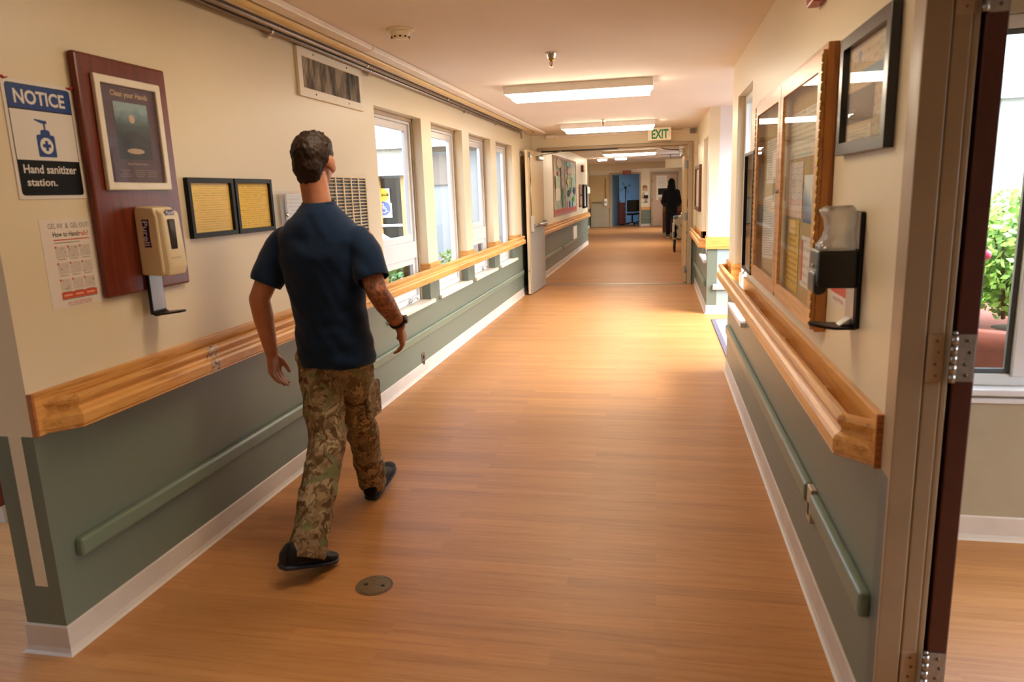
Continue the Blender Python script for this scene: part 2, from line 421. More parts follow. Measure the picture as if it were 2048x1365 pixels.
wall('wall_far_right', 'x', 1.35, 1.45, 11.74, 30.1, 0, ZC, [(18.8, 21.2, 0.7, 2.1), (25.5, 28.5, 0.7, 2.1)], M['wall'])  # openings out of view, added to brighten the far hall
wall('wall_end', 'y', 30.1, 30.25, -2.95, 1.45, 0, ZC, [(-1.88, -0.70, 0, 2.13)], M['wall'])
blue = plain('587288', 0.6)  # blue cast of the daylight put into the wall colour
wall('wall_end_room', 'y', 33.3, 33.45, -2.95, 1.45, 0, ZC, [], blue)
wall('wall_end_room_left', 'x', -2.95, -2.8, 30.25, 33.3, 0, ZC, [(30.5, 33.0, 0.5, 2.25)], blue)
wall('wall_end_room_right', 'x', 1.3, 1.45, 30.25, 33.3, 0, ZC, [], blue)
wall('wall_side_room', 'y', 3.117, 3.25, 0.655, 3.4, 0, ZC, [(0.92, 2.9, 0.66, 2.09)], plain('a3977c', 0.5, var=0.04))
wall('wall_side_room_right', 'x', 3.4, 3.55, -3, 3.25, 0, ZC, [(0.6, 2.0, 0.8, 2.0)], M['wall_bare'])
wall('wall_back', 'y', -3.15, -3, -4.75, 3.55, 0, ZC, [], M['wall'])
wall('wall_hall_left', 'x', -4.75, -4.6, -3.15, 3.95, 0, ZC, [(0.6, 2.6, 0.7, 2.0)], M['wall'])
wall('wall_hall_end', 'y', 3.8, 3.95, -4.6, -2.13, 0, ZC, [(-4.4, -2.6, 0.35, 2.2)], M['wall'])
for i, (x0, x1, y0, y1) in enumerate([(1.45, 3.1, 11.74, 30.2), (0.655, 1.7, 4.5, 5.85), (0.69, 2.2, 8.95, 11.6)]): struct(box('unseen_sun_block_%d' % (i + 1), x0, x1, y0, y1, 2.50, 2.60, M['offw']))  # unseen slabs, added to keep the sun off the windows beneath
# painted end of the left wall: a pale stripe breaks the green
struct(box('trim_1', -2.066, -2.018, 1.8435, 1.8452, 0.25, 0.79, M['wall_bare']))
# bulkhead and pipes far down the hall
struct(box('ceiling_bulkhead', -2.78, 1.35, 25.2, 25.4, 2.17, ZC, M['wall_bare']))

BASE = [(0, 0), (0.020, 0), (0.012, 0.008), (0.007, 0.024), (0.006, 0.10), (0.003, 0.106), (0, 0.106)]
def base(name, path): struct(MB().sweep(BASE, path).build(name, M['base']))
base('baseboard_left', [(XL, 11.6), (XL, 1.845), (-2.13, 1.845), (-2.13, 3.8)])
base('baseboard_right', [(XR, 1.85), (XR, 5.98), (1.45, 5.98)])
base('baseboard_alcove', [(1.45, 8.79), (0.575, 8.79), (0.575, 11.6)])
base('baseboard_far_left', [(XL, 20.8), (XL, 11.74)])
base('baseboard_far_recess', [(-2.78, 30.1), (-2.78, 20.8)])
base('baseboard_end', [(-0.27, 30.1), (-0.68, 30.1)])
base('baseboard_side_room', [(3.4, 3.117), (0.655, 3.117)])
# threshold strip
struct(box('trim_2', -1.84, 0.47, 11.60, 11.68, 0.0, 0.008, M['silver'], bevel=0.003))

# ------------------------------------------------------------------ windows of the left wall
def window_left(i, y0, y1, split):
    w = setting('window_%d' % i, (XL, (y0 + y1) / 2, 0.575))
    z0, z1 = 0.605, 2.147; xa, xb = -2.125, -2.062
    b = MB(); frame4(b, (xa, y0, z0), Y, Z, y1 - y0, z1 - z0, 0.05, xb - xa, 0.004); b.build('frame', M['vinyl'], w)
    b = MB(); b.box(-2.058, -2.046, y1 - 0.022, y1, z0, z1); b.box(-2.058, -2.046, y0, y0 + 0.022, z0, z1); b.box(-2.058, -2.046, y0, y1, z1 - 0.03, z1)
    b.build('stop_bead', M['frame_p'], w)
    cells = [(0.655, 0.985), (1.125, z1 - 0.05)] if split else [(0.655, z1 - 0.05)]
    if split: box('mid_rail', xa, xb + 0.004, y0 + 0.04, y1 - 0.04, 0.985, 1.125, M['vinyl'], w, 0.004)
    for (a, c) in cells:
        s = MB(); frame4(s, (-2.115, y0 + 0.05, a), Y, Z, y1 - y0 - 0.1, c - a, 0.055, 0.035, 0.004); f = s.build('sash', M['vinyl'], w)
        box('pane', -2.101, -2.097, y0 + 0.10, y1 - 0.10, a + 0.05, c - 0.05, M['glass'], f)
        if split and a < 1:
            box('blind_edge', -2.11, -2.103, y1 - 0.26, y1 - 0.115, a + 0.055, c - 0.055, M['screen'], f)
    b = MB().box(-2.06, XL + 0.032, y0 - 0.0, y1 + 0.0, 0.577, 0.607, 0.005).build('sill', M['sill'], w)
    nose = box('sill_nose', XL, XL + 0.034, y0 - 0.04, y1 + 0.05, 0.575, 0.609, M['sill'], w, 0.006)
    if split:
        c = MB(); cy_ = y1 - 0.30
        c.lathe([(0, 0), (0.022, 0), (0.02, 0.014), (0.012, 0.02), (0, 0.02)], (-2.062, cy_, 0.635), (1, 0, 0), 14)
        c.tube([(-2.045, cy_, 0.635), (-2.03, cy_ + 0.02, 0.645), (-2.022, cy_ + 0.07, 0.655), (-2.018, cy_ + 0.085, 0.64)], [0.006, 0.006, 0.005, 0.007], 8)
        c.tube([(-2.045, cy_, 0.635), (-2.035, cy_ - 0.04, 0.62), (-2.03, cy_ - 0.08, 0.626)], 0.005, 8)
        c.build('crank_handle', M['chrome'], w)
for i, (a, c) in enumerate(WINS): window_left(i + 1, a, c, i % 2 == 0)
# right wall window seen edge-on, its far neighbour, and the side room window
def window_right(n, xw, y0, y1, z0, z1):
    w = setting('window_%d' % n, (xw, (y0 + y1) / 2, z0))
    b = MB(); frame4(b, (xw + 0.085, y1, z0), -Y, Z, y1 - y0, z1 - z0, 0.05, 0.035, 0.004); b.build('frame', M['vinyl'], w)
    box('pane', xw + 0.068, xw + 0.072, y0 + 0.05, y1 - 0.05, z0 + 0.05, z1 - 0.05, M['glass'], w)
    box('sill', xw - 0.035, xw + 0.05, y0 - 0.04, y1 + 0.04, z0 - 0.002, z0 + 0.03, M['vinyl'], w, 0.005)
window_right(5, XR, 4.78, 5.60, 0.60, 2.125)
window_right(6, 0.575, 8.95, 9.85, 0.60, 2.10)
w = setting('window_7', (1.9, 3.117, 0.66))
b = MB(); frame4(b, (0.92, 3.21, 0.66), X, Z, 1.98, 1.43, 0.05, 0.05, 0.005); b.build('frame', M['vinyl'], w)
b = MB(); frame4(b, (0.97, 3.19, 0.71), X, Z, 0.44, 1.33, 0.02, 0.02, 0.003); b.build('screen_frame', plain('4d5254', 0.4), w)
box('mullion', 1.41, 1.475, 3.15, 3.21, 0.70, 2.05, M['vinyl'], w, 0.004)
box('pane', 0.98, 1.41, 3.182, 3.186, 0.72, 2.03, M['glass'], w); box('pane', 1.475, 2.86, 3.182, 3.186, 0.72, 2.03, M['glass'], w)
box('sill', 0.88, 2.94, 3.085, 3.16, 0.635, 0.662, M['vinyl'], w, 0.005); box('apron', 0.90, 2.92, 3.10, 3.118, 0.60, 0.622, M['vinyl'], w, 0.004)
for n_, (ax, p, a, c, z0, z1) in enumerate([('x', -4.68, 0.6, 2.6, 0.7, 2.0), ('y', 3.88, -4.4, -2.6, 0.35, 2.2), ('x', 3.48, 0.6, 2.0, 0.8, 2.0), ('x', -2.88, 30.5, 33.0, 0.5, 2.25), ('x', 1.40, 18.8, 21.2, 0.7, 2.1), ('x', 1.40, 25.5, 28.5, 0.7, 2.1)]):  # windows out of view, put in for the daylight they let in
    b = MB()
    if ax == 'x': frame4(b, (p - 0.03, a, z0), Y, Z, c - a, z1 - z0, 0.06, 0.06)
    else: frame4(b, (a, p + 0.03, z0), X, Z, c - a, z1 - z0, 0.06, 0.06)
    w = setting('window_%d' % (8 + n_), (p if ax == 'x' else (a + c) / 2, (a + c) / 2 if ax == 'x' else p, z0)); b.build('frame', M['vinyl'], w)
    if ax == 'x': box('pane', p - 0.002, p + 0.002, a + 0.05, c - 0.05, z0 + 0.05, z1 - 0.05, M['glass'], w)
    else: box('pane', a + 0.05, c - 0.05, p - 0.002, p + 0.002, z0 + 0.05, z1 - 0.05, M['glass'], w)

# ------------------------------------------------------------------ doors
# glazed exit at the end of the alcove (its daylight floods the hall)
d = setting('door_1', (1.5, 7.385, 0))
b = MB(); frame4(b, (1.54, 8.69, 0.0), -Y, Z, 2.61, 2.3, 0.05, 0.08, 0.004); b.build('door_frame', M['frame_p'], d)
for k in range(2):
    y0 = 6.135 + k * 1.253
    b = MB(); frame4(b, (1.52, y0 + 1.25, 0.01), -Y, Z, 1.245, 2.23, 0.07, 0.045, 0.003); l = b.build('door_leaf', M['silver'], d)
    box('pane', 1.494, 1.5, y0 + 0.06, y0 + 1.19, 0.07, 2.18, M['glass'], l)
    MB().tube([(1.44, y0 + 0.15, 1.0), (1.44, y0 + 1.1, 1.0)], 0.018, 10).build('push_bar', M['silver'], l)
# frame round the double fire doors
t = setting('trim_3', (-0.7, 11.6, 0))
box('jamb', -1.875, -1.825, 11.56, 11.75, 0, 2.19, M['frame_p'], t, 0.006); box('jamb', 0.455, 0.515, 11.56, 11.75, 0, 2.19, M['frame_p'], t, 0.006)
box('head', -1.825, 0.455, 11.56, 11.75, 2.14, 2.19, M['frame_p'], t, 0.006)
b = MB(); b.box(-1.82, -0.62, 11.575, 11.60, 2.118, 2.14); b.build('smoke_seal', M['black'], t)
leafm = plain('bda274', 0.5, var=0.03, scale=3, spec=0.3)
# left leaf, swung open towards the camera
d = setting('door_2', (-1.80, 11.6, 0))
ax0 = Vector((-1.795, 11.58)); ax1 = Vector((-1.848, 10.47)); du = (ax1 - ax0); L = du.length; du = Vector((du.x / L, du.y / L, 0)); dn = Vector((-du.y, du.x, 0))    # dn faces +X
if dn.x < 0: dn = -dn
O = Vector((ax0.x, ax0.y, 0))
def lv(a, n, z): return O + du * a + dn * n + Z * z
def lbox(name, a0, a1, n0, n1, z0, z1, mat, parent, bevel=0.0):
    return MB().prism([lv(a0, n0, z0), lv(a1, n0, z0), lv(a1, n1, z0), lv(a0, n1, z0)], Z * (z1 - z0), bevel).build(name, mat, parent)
lbox('leaf', 0, L, -0.045, 0, 0.012, 2.115, leafm, d, 0.002)
lbox('edge_strip', L - 0.001, L + 0.003, -0.04, -0.006, 0.02, 2.11, M['offw'], d)
lbox('kick_or_shade_plate', 0.02, L - 0.07, 0.0, 0.003, 0.02, 1.03, plain('a9a79f', 0.4, 0.25, var=0.05, scale=4), d)
lbox('kick_or_shade_plate', 0.02, L - 0.02, -0.048, -0.045, 0.02, 1.9, M['blackm'], d)  # black sheet stands in for the shade between leaf and wall
b = MB(); b.tube([lv(L - 0.10, 0.055, 1.02), lv(0.12, 0.055, 1.02)], 0.024, 12); b.build('panic_bar', M['silver'], d)
lbox('bar_case', L - 0.15, L - 0.05, 0.0, 0.05, 0.93, 1.17, plain('c9c4ba', 0.35, 0.6), d, 0.012)
lbox('bar_case', 0.05, 0.12, 0.0, 0.06, 0.97, 1.07, M['silver'], d, 0.01)
b = MB(); b.tube([lv(L - 0.09, 0.014, 1.17), lv(L - 0.09, 0.014, 1.72)], 0.008, 8); b.tube([lv(L - 0.09, 0.014, 1.72), lv(L - 0.09, 0.014, 2.03)], 0.006, 8); b.build('latch_rod', M['silver'], d)
lbox('top_latch', L - 0.12, L - 0.06, 0.0, 0.03, 2.0, 2.08, M['silver'], d, 0.006)
lbox('closer', 0.18, 0.50, 0.0, 0.05, 1.99, 2.05, M['silver'], d, 0.012)
b = MB(); b.tube([lv(0.4, 0.03, 2.06), lv(0.2, 0.25, 2.10), lv(0.02, 0.30, 2.125)], 0.008, 8); b.build('closer_arm', M['silver'], d)
lbox('rose', L - 0.02, L + 0.004, -0.03, -0.015, 0.35, 0.38, M['silver'], d)
# right leaf, swung away beyond the frame, seen by its edge
d = setting('door_3', (0.44, 11.74, 0))
box('leaf', 0.40, 0.445, 11.76, 12.86, 0.012, 2.115, leafm, d, 0.002)
for z in (0.22, 1.05, 1.85):
    b = MB(); b.box(0.408, 0.438, 11.756, 11.760, z - 0.06, z + 0.06); b.tube([(0.448, 11.752, z - 0.06), (0.448, 11.752, z + 0.06)], 0.008, 8); b.build('hinge', plain('8f8d8a', 0.35, 0.7), d)
box('closer', 0.345, 0.40, 11.85, 12.15, 1.99, 2.06, M['silver'], d, 0.01)
b = MB(); b.tube([(0.37, 11.9, 2.075), (0.10, 11.80, 2.10), (0.05, 11.70, 2.115)], 0.01, 8); b.build('closer_arm', M['silver'], d)
MB().tube([(0.375, 12.1, 1.02), (0.375, 12.75, 1.02)], 0.022, 10).build('panic_bar', M['silver'], d)
# brown door of the side room folded back against the wall, and its steel frame
t = setting('trim_4', (XR, 1.80, 0))
def jamb(name, pts, mat, z0=0.0, z1=2.12): MB().prism([(x, y, z0) for x, y in pts], (0, 0, z1 - z0), 0.003).build(name, mat, t)
fm = wall_paint('taupe_over_dark_green_enamel', 'a38b70', '4e5a55', 0.79, 0.04)
jamb('casing_return', [(0.552, 1.775), (0.566, 1.775), (0.566, 1.853), (0.556, 1.853)], fm)
jamb('casing_face', [(0.546, 1.745), (0.60, 1.745), (0.60, 1.765), (0.566, 1.778), (0.552, 1.778)], M['frame_n'])
jamb('jamb_face', [(0.603, 1.748), (0.639, 1.748), (0.639, 1.79), (0.603, 1.79)], M['frame_n'])
jamb('jamb_stop', [(0.641, 1.752), (0.655, 1.752), (0.655, 1.79), (0.641, 1.79)], M['frame_n'])
b = MB(); b.box(0.546, 0.655, 0.80, 1.745, 2.06, 2.12, 0.003); b.build('head', M['frame_n'], t)
jamb('far_jamb', [(0.546, 0.72), (0.655, 0.72), (0.655, 0.80), (0.546, 0.80)], M['frame_n'])
d = setting('door_4', (0.685, 1.75, 0))
box('leaf', 0.664, 0.709, 1.752, 2.66, 0.012, 2.055, plain('4d2417', 0.42, var=0.12, scale=12), d, 0.003)
def hinge(zc, worn):
    h = MB(); h.box(0.668, 0.705, 1.7490, 1.752, zc - 0.055, zc + 0.055, 0.0008)
    h = h.build('hinge', plain('a29c96', 0.42, 0.55, var=0.15, scale=60), d)
    k = MB()
    for j in range(5): k.tube([(0.6575, 1.741, zc - 0.055 + j * 0.0222), (0.6575, 1.741, zc - 0.055 + j * 0.0222 + 0.021)], 0.0075, 12)
    k.lathe([(0, 0), (0.006, 0.002), (0.004, 0.008), (0, 0.009)], (0.6575, 1.741, zc + 0.056)); k.build('knuckle', M['silver'], h)
    p = MB(); p.box(0.605, 0.639, 1.7462, 1.748, zc - 0.055, zc + 0.055); p.build('painted_leaf', plain('a89078', 0.4), h)
    for j, (dx, dz) in enumerate(((0.020, 0.04), (0.026, 0.014), (0.018, -0.014), (0.022, -0.04))):
        MB().lathe([(0, 0), (0.0042, 0.0), (0.0035, 0.0018), (0, 0.002)], (0.668 + dx, 1.749, zc + dz), (0, -1, 0), 10).build('screw', plain('5a5048', 0.5, 0.6), h)
        MB().lathe([(0, 0), (0.0036, 0.0), (0.003, 0.0012), (0, 0.0015)], (0.61 + dx * 0.7, 1.7462, zc + dz), (0, -1, 0), 10).build('screw', plain('6e5c4a', 0.5, 0.3), h)
for zc in (1.888, 1.098, 0.29): hinge(zc, 0)
box('strike_plate', 0.7085, 0.7105, 1.80, 1.83, 0.66, 0.74, M['brass'], d)
# closed doors at the far end
d = setting('door_5', (-2.3, 30.05, 0))
box('leaf', -2.72, -1.97, 30.03, 30.085, 0.01, 2.1, plain('b49a6e', 0.45), d, 0.003)
box('kick_or_shade_plate', -2.70, -1.99, 30.02, 30.03, 0.02, 1.0, plain('a0937a', 0.45), d)
MB().tube([(-2.66, 29.98, 1.02), (-2.06, 29.98, 1.02)], 0.03, 8).build('panic_bar', plain('8a7a5e', 0.4, 0.5), d)
box('latch_rod', -2.12, -2.08, 30.0, 30.03, 0.85, 1.95, plain('8c6c40', 0.4, 0.4), d)
box('bar_case', -2.16, -2.04, 29.97, 30.03, 0.88, 1.16, M['white'], d, 0.01)
d = setting('door_6', (0.15, 30.05, 0))
box('leaf', -0.22, 0.72, 30.03, 30.085, 0.01, 2.06, plain('b99b80', 0.5), d, 0.003)
for z in (0.3, 1.05, 1.8): box('hinge', -0.235, -0.215, 30.02, 30.03, z - 0.06, z + 0.06, plain('5c5046', 0.4, 0.5), d)
t = setting('trim_5', (0.2, 30.1, 0))
box('jamb', -0.28, -0.225, 30.03, 30.12, 0, 2.14, M['frame_p'], t); box('jamb', 0.725, 0.78, 30.03, 30.12, 0, 2.14, M['frame_p'], t); box('head', -0.225, 0.725, 30.03, 30.12, 2.07, 2.14, M['frame_p'], t)
t = setting('trim_6', (-1.3, 30.1, 0))
box('jamb', -1.95, -1.86, 30.06, 30.26, 0, 2.17, M['frame_p'], t); box('jamb', -0.74, -0.68, 30.06, 30.26, 0, 2.17, M['frame_p'], t); box('head', -1.86, -0.74, 30.06, 30.26, 2.11, 2.17, M['frame_p'], t)
d = setting('door_7', (-1.82, 30.3, 0))
MB().prism([(-1.85, 30.3, 0.01), (-1.81, 30.3, 0.01), (-1.62, 31.4, 0.01), (-1.66, 31.4, 0.01)], (0, 0, 2.08)).build('leaf', plain('5d7078', 0.4), d)
MB().tube([(-1.76, 30.45, 1.02), (-1.6, 31.3, 1.02)], 0.03, 8).build('panic_bar', M['silver'], d)
# ------------------------------------------------------------------ handrails and bumper rails
RAIL = [(0.058, 0.785), (0.092, 0.785), (0.097, 0.789), (0.0945, 0.794), (0.100, 0.799), (0.101, 0.832), (0.095, 0.842), (0.083, 0.849), (0.079, 0.857),
        (0.082, 0.866), (0.089, 0.873), (0.092, 0.884), (0.088, 0.894), (0.078, 0.899), (0.066, 0.898), (0.058, 0.890)]
def plates(t, xw, sgn, spans, mat_end, returns=()):
    for a, c in spans:
        x0, x1 = sorted((xw, xw + sgn * 0.019))
        p = MB().box(x0, x1, a, c, 0.783, 0.925, 0.0025).build('mounting_plate', M['oak'], t)
    for (x0, x1, y0, y1) in returns: box('plate_return', x0, x1, y0, y1, 0.783, 0.925, M['oak_x'], t, 0.002)
def brackets(t, xw, sgn, ys):
    for y in ys:
        x0, x1 = sorted((xw + sgn * 0.018, xw + sgn * 0.062)); box('bracket', x0, x1, y - 0.02, y + 0.02, 0.80, 0.85, M['oak_x'], t, 0.003)
t = thing('handrail', (XL, 6.0, 0.783), 'long oak handrail on the left wall, running past the four windows', 'handrail')
MB().sweep(RAIL, [(XL, 10.25), (XL, 1.993), (XL - 0.053, 1.94)]).build('rail', M['oak'], t)
MB().box(XL - 0.001, XL + 0.019, 1.8445, 1.853, 0.783, 0.925).build('plate_end', M['oak_r'], t)
rv = []
for a, c in WINS: rv += [(-2.055, XL + 0.019, a - 0.0, a + 0.012), (-2.055, XL + 0.019, c - 0.012, c)]
plates(t, XL, 1, [(1.853, 4.98), (6.02, 6.30), (7.34, 7.615), (8.63, 8.925), (9.935, 10.32)], None, rv)
brackets(t, XL, 1, [2.3, 3.0, 3.8, 4.6, 6.16, 7.48, 8.78, 10.1])
tp = MB(); tp.sweep([(o + 0.0012 * (1 if o > 0.07 else -1), z + (0.0012 if z > 0.86 else -0.0008)) for o, z in RAIL], [(XL, 2.735), (XL, 2.665)])
q = N('scuffed_clear_tape'); n_ = q.noise(q.coord(), 40, 4, 0.7)
q.set(q.ramp(n_, [(0.40, lin('6b4a33')), (0.47, lin('b98d5e')), (0.56, lin('cdb79a')), (0.66, lin('d9d2c8'))]), 0.35)
tp.build('tape_patch', q.m, t)
t = thing('handrail', (XR, 3.9, 0.783), 'oak handrail on the near right wall under the notice cabinet', 'handrail')
MB().sweep(RAIL, [(XR + 0.053, 1.930), (XR, 1.983), (XR, 5.82), (XR + 0.053, 5.873)]).build('rail', M['oak'], t)
MB().box(XR - 0.019, XR + 0.001, 1.858, 1.866, 0.783, 0.925).build('plate_end', M['oak_r'], t)
plates(t, XR, -1, [(1.866, 4.78), (5.60, 5.975)], None, [(XR - 0.019, XR + 0.085, 4.78, 4.792), (XR - 0.019, XR + 0.085, 5.588, 5.60), (XR - 0.019, XR + 0.08, 5.98, 5.992)])
brackets(t, XR, -1, [2.4, 3.2, 4.0, 4.7, 5.7])
t = thing('handrail', (0.575, 10.1, 0.783), 'short oak handrail on the right wall just before the fire doors', 'handrail')
MB().sweep(RAIL, [(0.628, 8.90), (0.575, 8.953), (0.575, 11.48)]).build('rail', M['oak'], t)
plates(t, 0.575, -1, [(8.80, 8.95), (9.85, 11.52)], None, [(0.556, 0.66, 8.938, 8.95), (0.556, 0.66, 9.85, 9.862)])
tag(box('rail_board', 0.552, 1.44, 8.769, 8.79, 0.775, 0.918, M['oak_x'], None, 0.003), 'flat oak board across the bright white alcove wall', 'wall board')
t = thing('handrail', (XL, 16, 0.783), 'oak handrail beyond the fire doors, below the bulletin board', 'handrail')
MB().sweep(RAIL, [(XL, 20.6), (XL, 11.9)]).build('rail', M['oak'], t); plates(t, XL, 1, [(11.85, 20.66)], None); brackets(t, XL, 1, [12.5, 14.5, 16.5, 18.5, 20])
t = thing('handrail', (-2.78, 25, 0.783), 'oak handrail in the recess at the far left of the hall', 'handrail')
MB().sweep(RAIL, [(-2.78, 29.2), (-2.78, 20.9)]).build('rail', M['oak'], t); plates(t, -2.78, 1, [(20.85, 29.3)], None)
tag(box('rail_board', -0.66, -0.30, 30.07, 30.1, 0.66, 0.78, M['oak_x']), 'short oak board on the end wall between two doors', 'wall board')
def bumper(x0, x1, y0, y1, z0, z1, label):
    tag(box('bumper_rail', x0, x1, y0, y1, z0, z1, M['green'], None, 0.012, 3), label, 'bumper rail')
bumper(XL - 0.004, XL + 0.032, 1.93, 10.42, 0.318, 0.384, 'long sage green bumper rail low on the left wall under the windows')
bumper(XR - 0.030, XR + 0.004, 2.61, 5.80, 0.352, 0.425, 'sage green bumper rail low on the right wall beyond the gap')
bumper(XR - 0.030, XR + 0.004, 1.868, 2.525, 0.352, 0.425, 'short sage green bumper rail nearest the brown door')
bumper(0.545, 0.579, 8.95, 11.45, 0.31, 0.375, 'sage green bumper rail on the right wall before the fire doors')
tag(box('bumper_rail', 0.64, 1.42, 8.76, 8.794, 0.29, 0.362, plain('a9b8b0', 0.35), None, 0.012, 3), 'bumper rail on the bright alcove wall, green paled as by daylight', 'bumper rail')  # bumper green with the alcove daylight put into its colour
bumper(XL - 0.004, XL + 0.032, 11.95, 14.9, 0.318, 0.384, 'green bumper rail beyond the fire doors, nearer piece left of the gap')
bumper(XL - 0.004, XL + 0.032, 15.05, 20.6, 0.318, 0.384, 'green bumper rail beyond the fire doors, farther piece past the gap')
bumper(-0.66, -0.30, 30.06, 30.104, 0.30, 0.36, 'tiny green bumper rail on the end wall under the dispenser')
t = thing('outlet_box', (XR, 2.57, 0.26), 'small metal outlet box in the gap between the right bumper rails', 'outlet')
box('cover', XR - 0.022, XR, 2.535, 2.60, 0.30, 0.43, plain('b9aa98', 0.35, 0.4), t, 0.004); box('socket', XR - 0.0235, XR - 0.021, 2.555, 2.58, 0.325, 0.37, M['blackm'], t)
t = thing('outlet', (XL, 5.71, 0.06), 'brown metal outlet plate low on the left wall below the first window', 'outlet')
box('plate', XL, XL + 0.006, 5.675, 5.75, 0.068, 0.188, plain('7c6a58', 0.35, 0.6), t, 0.002)
box('socket', XL + 0.0055, XL + 0.0075, 5.695, 5.73, 0.085, 0.118, M['blackm'], t); box('socket', XL + 0.0055, XL + 0.0075, 5.695, 5.73, 0.135, 0.168, M['blackm'], t)
t = thing('outlet', (XL, 17.2, 0.3), 'white cover plate on the wainscot below the bulletin board', 'outlet')
box('plate', XL, XL + 0.036, 16.9, 17.6, 0.39, 0.69, M['white'], t, 0.004)

# ------------------------------------------------------------------ ceiling
def fixture(y0, label, lens=None):
    t = thing('ceiling_light', (-0.664, y0 + 0.13, ZC - 0.12), label, 'ceiling light', 'fluorescent lights across the hall')
    b = MB().box(-1.283, -0.045, y0, y0 + 0.27, ZC - 0.066, ZC, 0.004); b.build('housing', plain('f2ece2', 0.4), t)
    z1, z0 = ZC - 0.066, ZC - 0.115; b = MB()
    A = [b.bm.verts.new(p) for p in ((-1.272, y0 + 0.008, z1), (-0.056, y0 + 0.008, z1), (-0.056, y0 + 0.262, z1), (-1.272, y0 + 0.262, z1))]
    Am = [b.bm.verts.new(p) for p in ((-1.235, y0 + 0.016, z1 - 0.014), (-0.068, y0 + 0.016, z1 - 0.014), (-0.068, y0 + 0.254, z1 - 0.014), (-1.235, y0 + 0.254, z1 - 0.014))]
    B = [b.bm.verts.new(p) for p in ((-1.215, y0 + 0.04, z0), (-0.075, y0 + 0.04, z0), (-0.075, y0 + 0.23, z0), (-1.215, y0 + 0.23, z0))]
    for p, r in ((A, Am), (Am, B)):
        for i in range(4): b.face([p[i], p[(i + 1) % 4], r[(i + 1) % 4], r[i]])
    b.face(B); b.face(A[::-1]); b.build('diffuser', lens or M['lens'], t)
fixture(-1.22, 'fluorescent ceiling light behind the viewer over the near end of the hall', M['lens_dim'])
fixture(2.60, 'fluorescent ceiling light overhead, cut off by the top edge of the photo', M['lens_lowered'])
fixture(6.185, 'large glowing fluorescent ceiling light over the middle of the hall')
fixture(9.885, 'glowing fluorescent ceiling light just before the EXIT sign')
fixture(13.6, 'fluorescent ceiling light hidden just behind the fire door head')
fixture(17.3, 'fluorescent ceiling light seen through the fire door opening')
for (xa, xb, y, z, lab) in ((-1.66, -1.42, 20.6, ZC, 'small square ceiling light far away, left of the nearer pair'), (-1.16, -0.86, 20.3, ZC, 'small square ceiling light far away, right of the nearer pair'),
                         (-1.62, -1.36, 26.6, ZC, 'smallest square ceiling light by the end wall, left of the farther pair'), (-1.05, -0.80, 26.6, ZC, 'smallest square ceiling light by the end wall, right of the farther pair')):
    t = thing('ceiling_light', ((xa + xb) / 2, y, z - 0.07), lab, 'ceiling light')
    box('housing', xa - 0.02, xb + 0.02, y - 0.02, y + 0.32, z - 0.03, z, M['offw'], t); box('diffuser', xa, xb, y, y + 0.3, z - 0.075, z - 0.03, M['lens'], t, 0.01)
t = thing('smoke_detector', (-1.365, 3.91, ZC - 0.06), 'round cream smoke detector on the near ceiling', 'smoke detector')
sd = plain('dccdb2', 0.4)
MB().lathe([(0, 0), (0.075, 0), (0.075, -0.008), (0.062, -0.012), (0.05, -0.016)], (-1.365, 3.91, ZC), seg=32).build('base', sd, t)
MB().lathe([(0.052, -0.010), (0.052, -0.030), (0.044, -0.046), (0.030, -0.052), (0, -0.053)], (-1.365, 3.91, ZC), seg=32).build('sensor', sd, t)
b = MB()
for k in range(10):
    a = k * PI / 5; c = Vector((-1.365 + 0.047 * math.cos(a), 3.91 + 0.047 * math.sin(a), ZC - 0.041)); b.ball(c, (0.007, 0.007, 0.004), 8)
b.build('slots', M['blackm'], t)
def sprinkler(x, y, label):
    t = thing('sprinkler', (x, y, ZC - 0.085), label, 'sprinkler', 'sprinklers in the hall ceiling')
    MB().lathe([(0, 0), (0.036, 0), (0.034, -0.006), (0.024, -0.034), (0.022, -0.036), (0.0, -0.036)], (x, y, ZC), seg=24).build('cup', M['chrome'], t)
    b = MB(); b.lathe([(0.0, -0.034), (0.02, -0.036), (0.02, -0.046), (0.011, -0.048), (0.011, -0.058), (0, -0.058)], (x, y, ZC), seg=16)
    b.tube([(x - 0.009, y, ZC - 0.056), (x - 0.008, y, ZC - 0.070), (x, y, ZC - 0.085)], 0.0025, 6); b.tube([(x + 0.009, y, ZC - 0.056), (x + 0.008, y, ZC - 0.070), (x, y, ZC - 0.085)], 0.0025, 6)
    b.tube([(x, y, ZC - 0.055), (x, y, ZC - 0.084)], 0.003, 6); b.build('nozzle', M['brass'], t)
    MB().lathe([(0, -0.085), (0.012, -0.085), (0.012, -0.087), (0, -0.088)], (x, y, ZC), seg=16).build('deflector', M['chrome'], t)
sprinkler(-0.685, 4.87, 'chrome sprinkler head on the near ceiling right of the smoke detector')
sprinkler(-0.693, 9.55, 'chrome sprinkler head hanging in front of the second light')
sprinkler(-0.30, 18.4, 'tiny sprinkler head on the far ceiling beyond the fire doors')
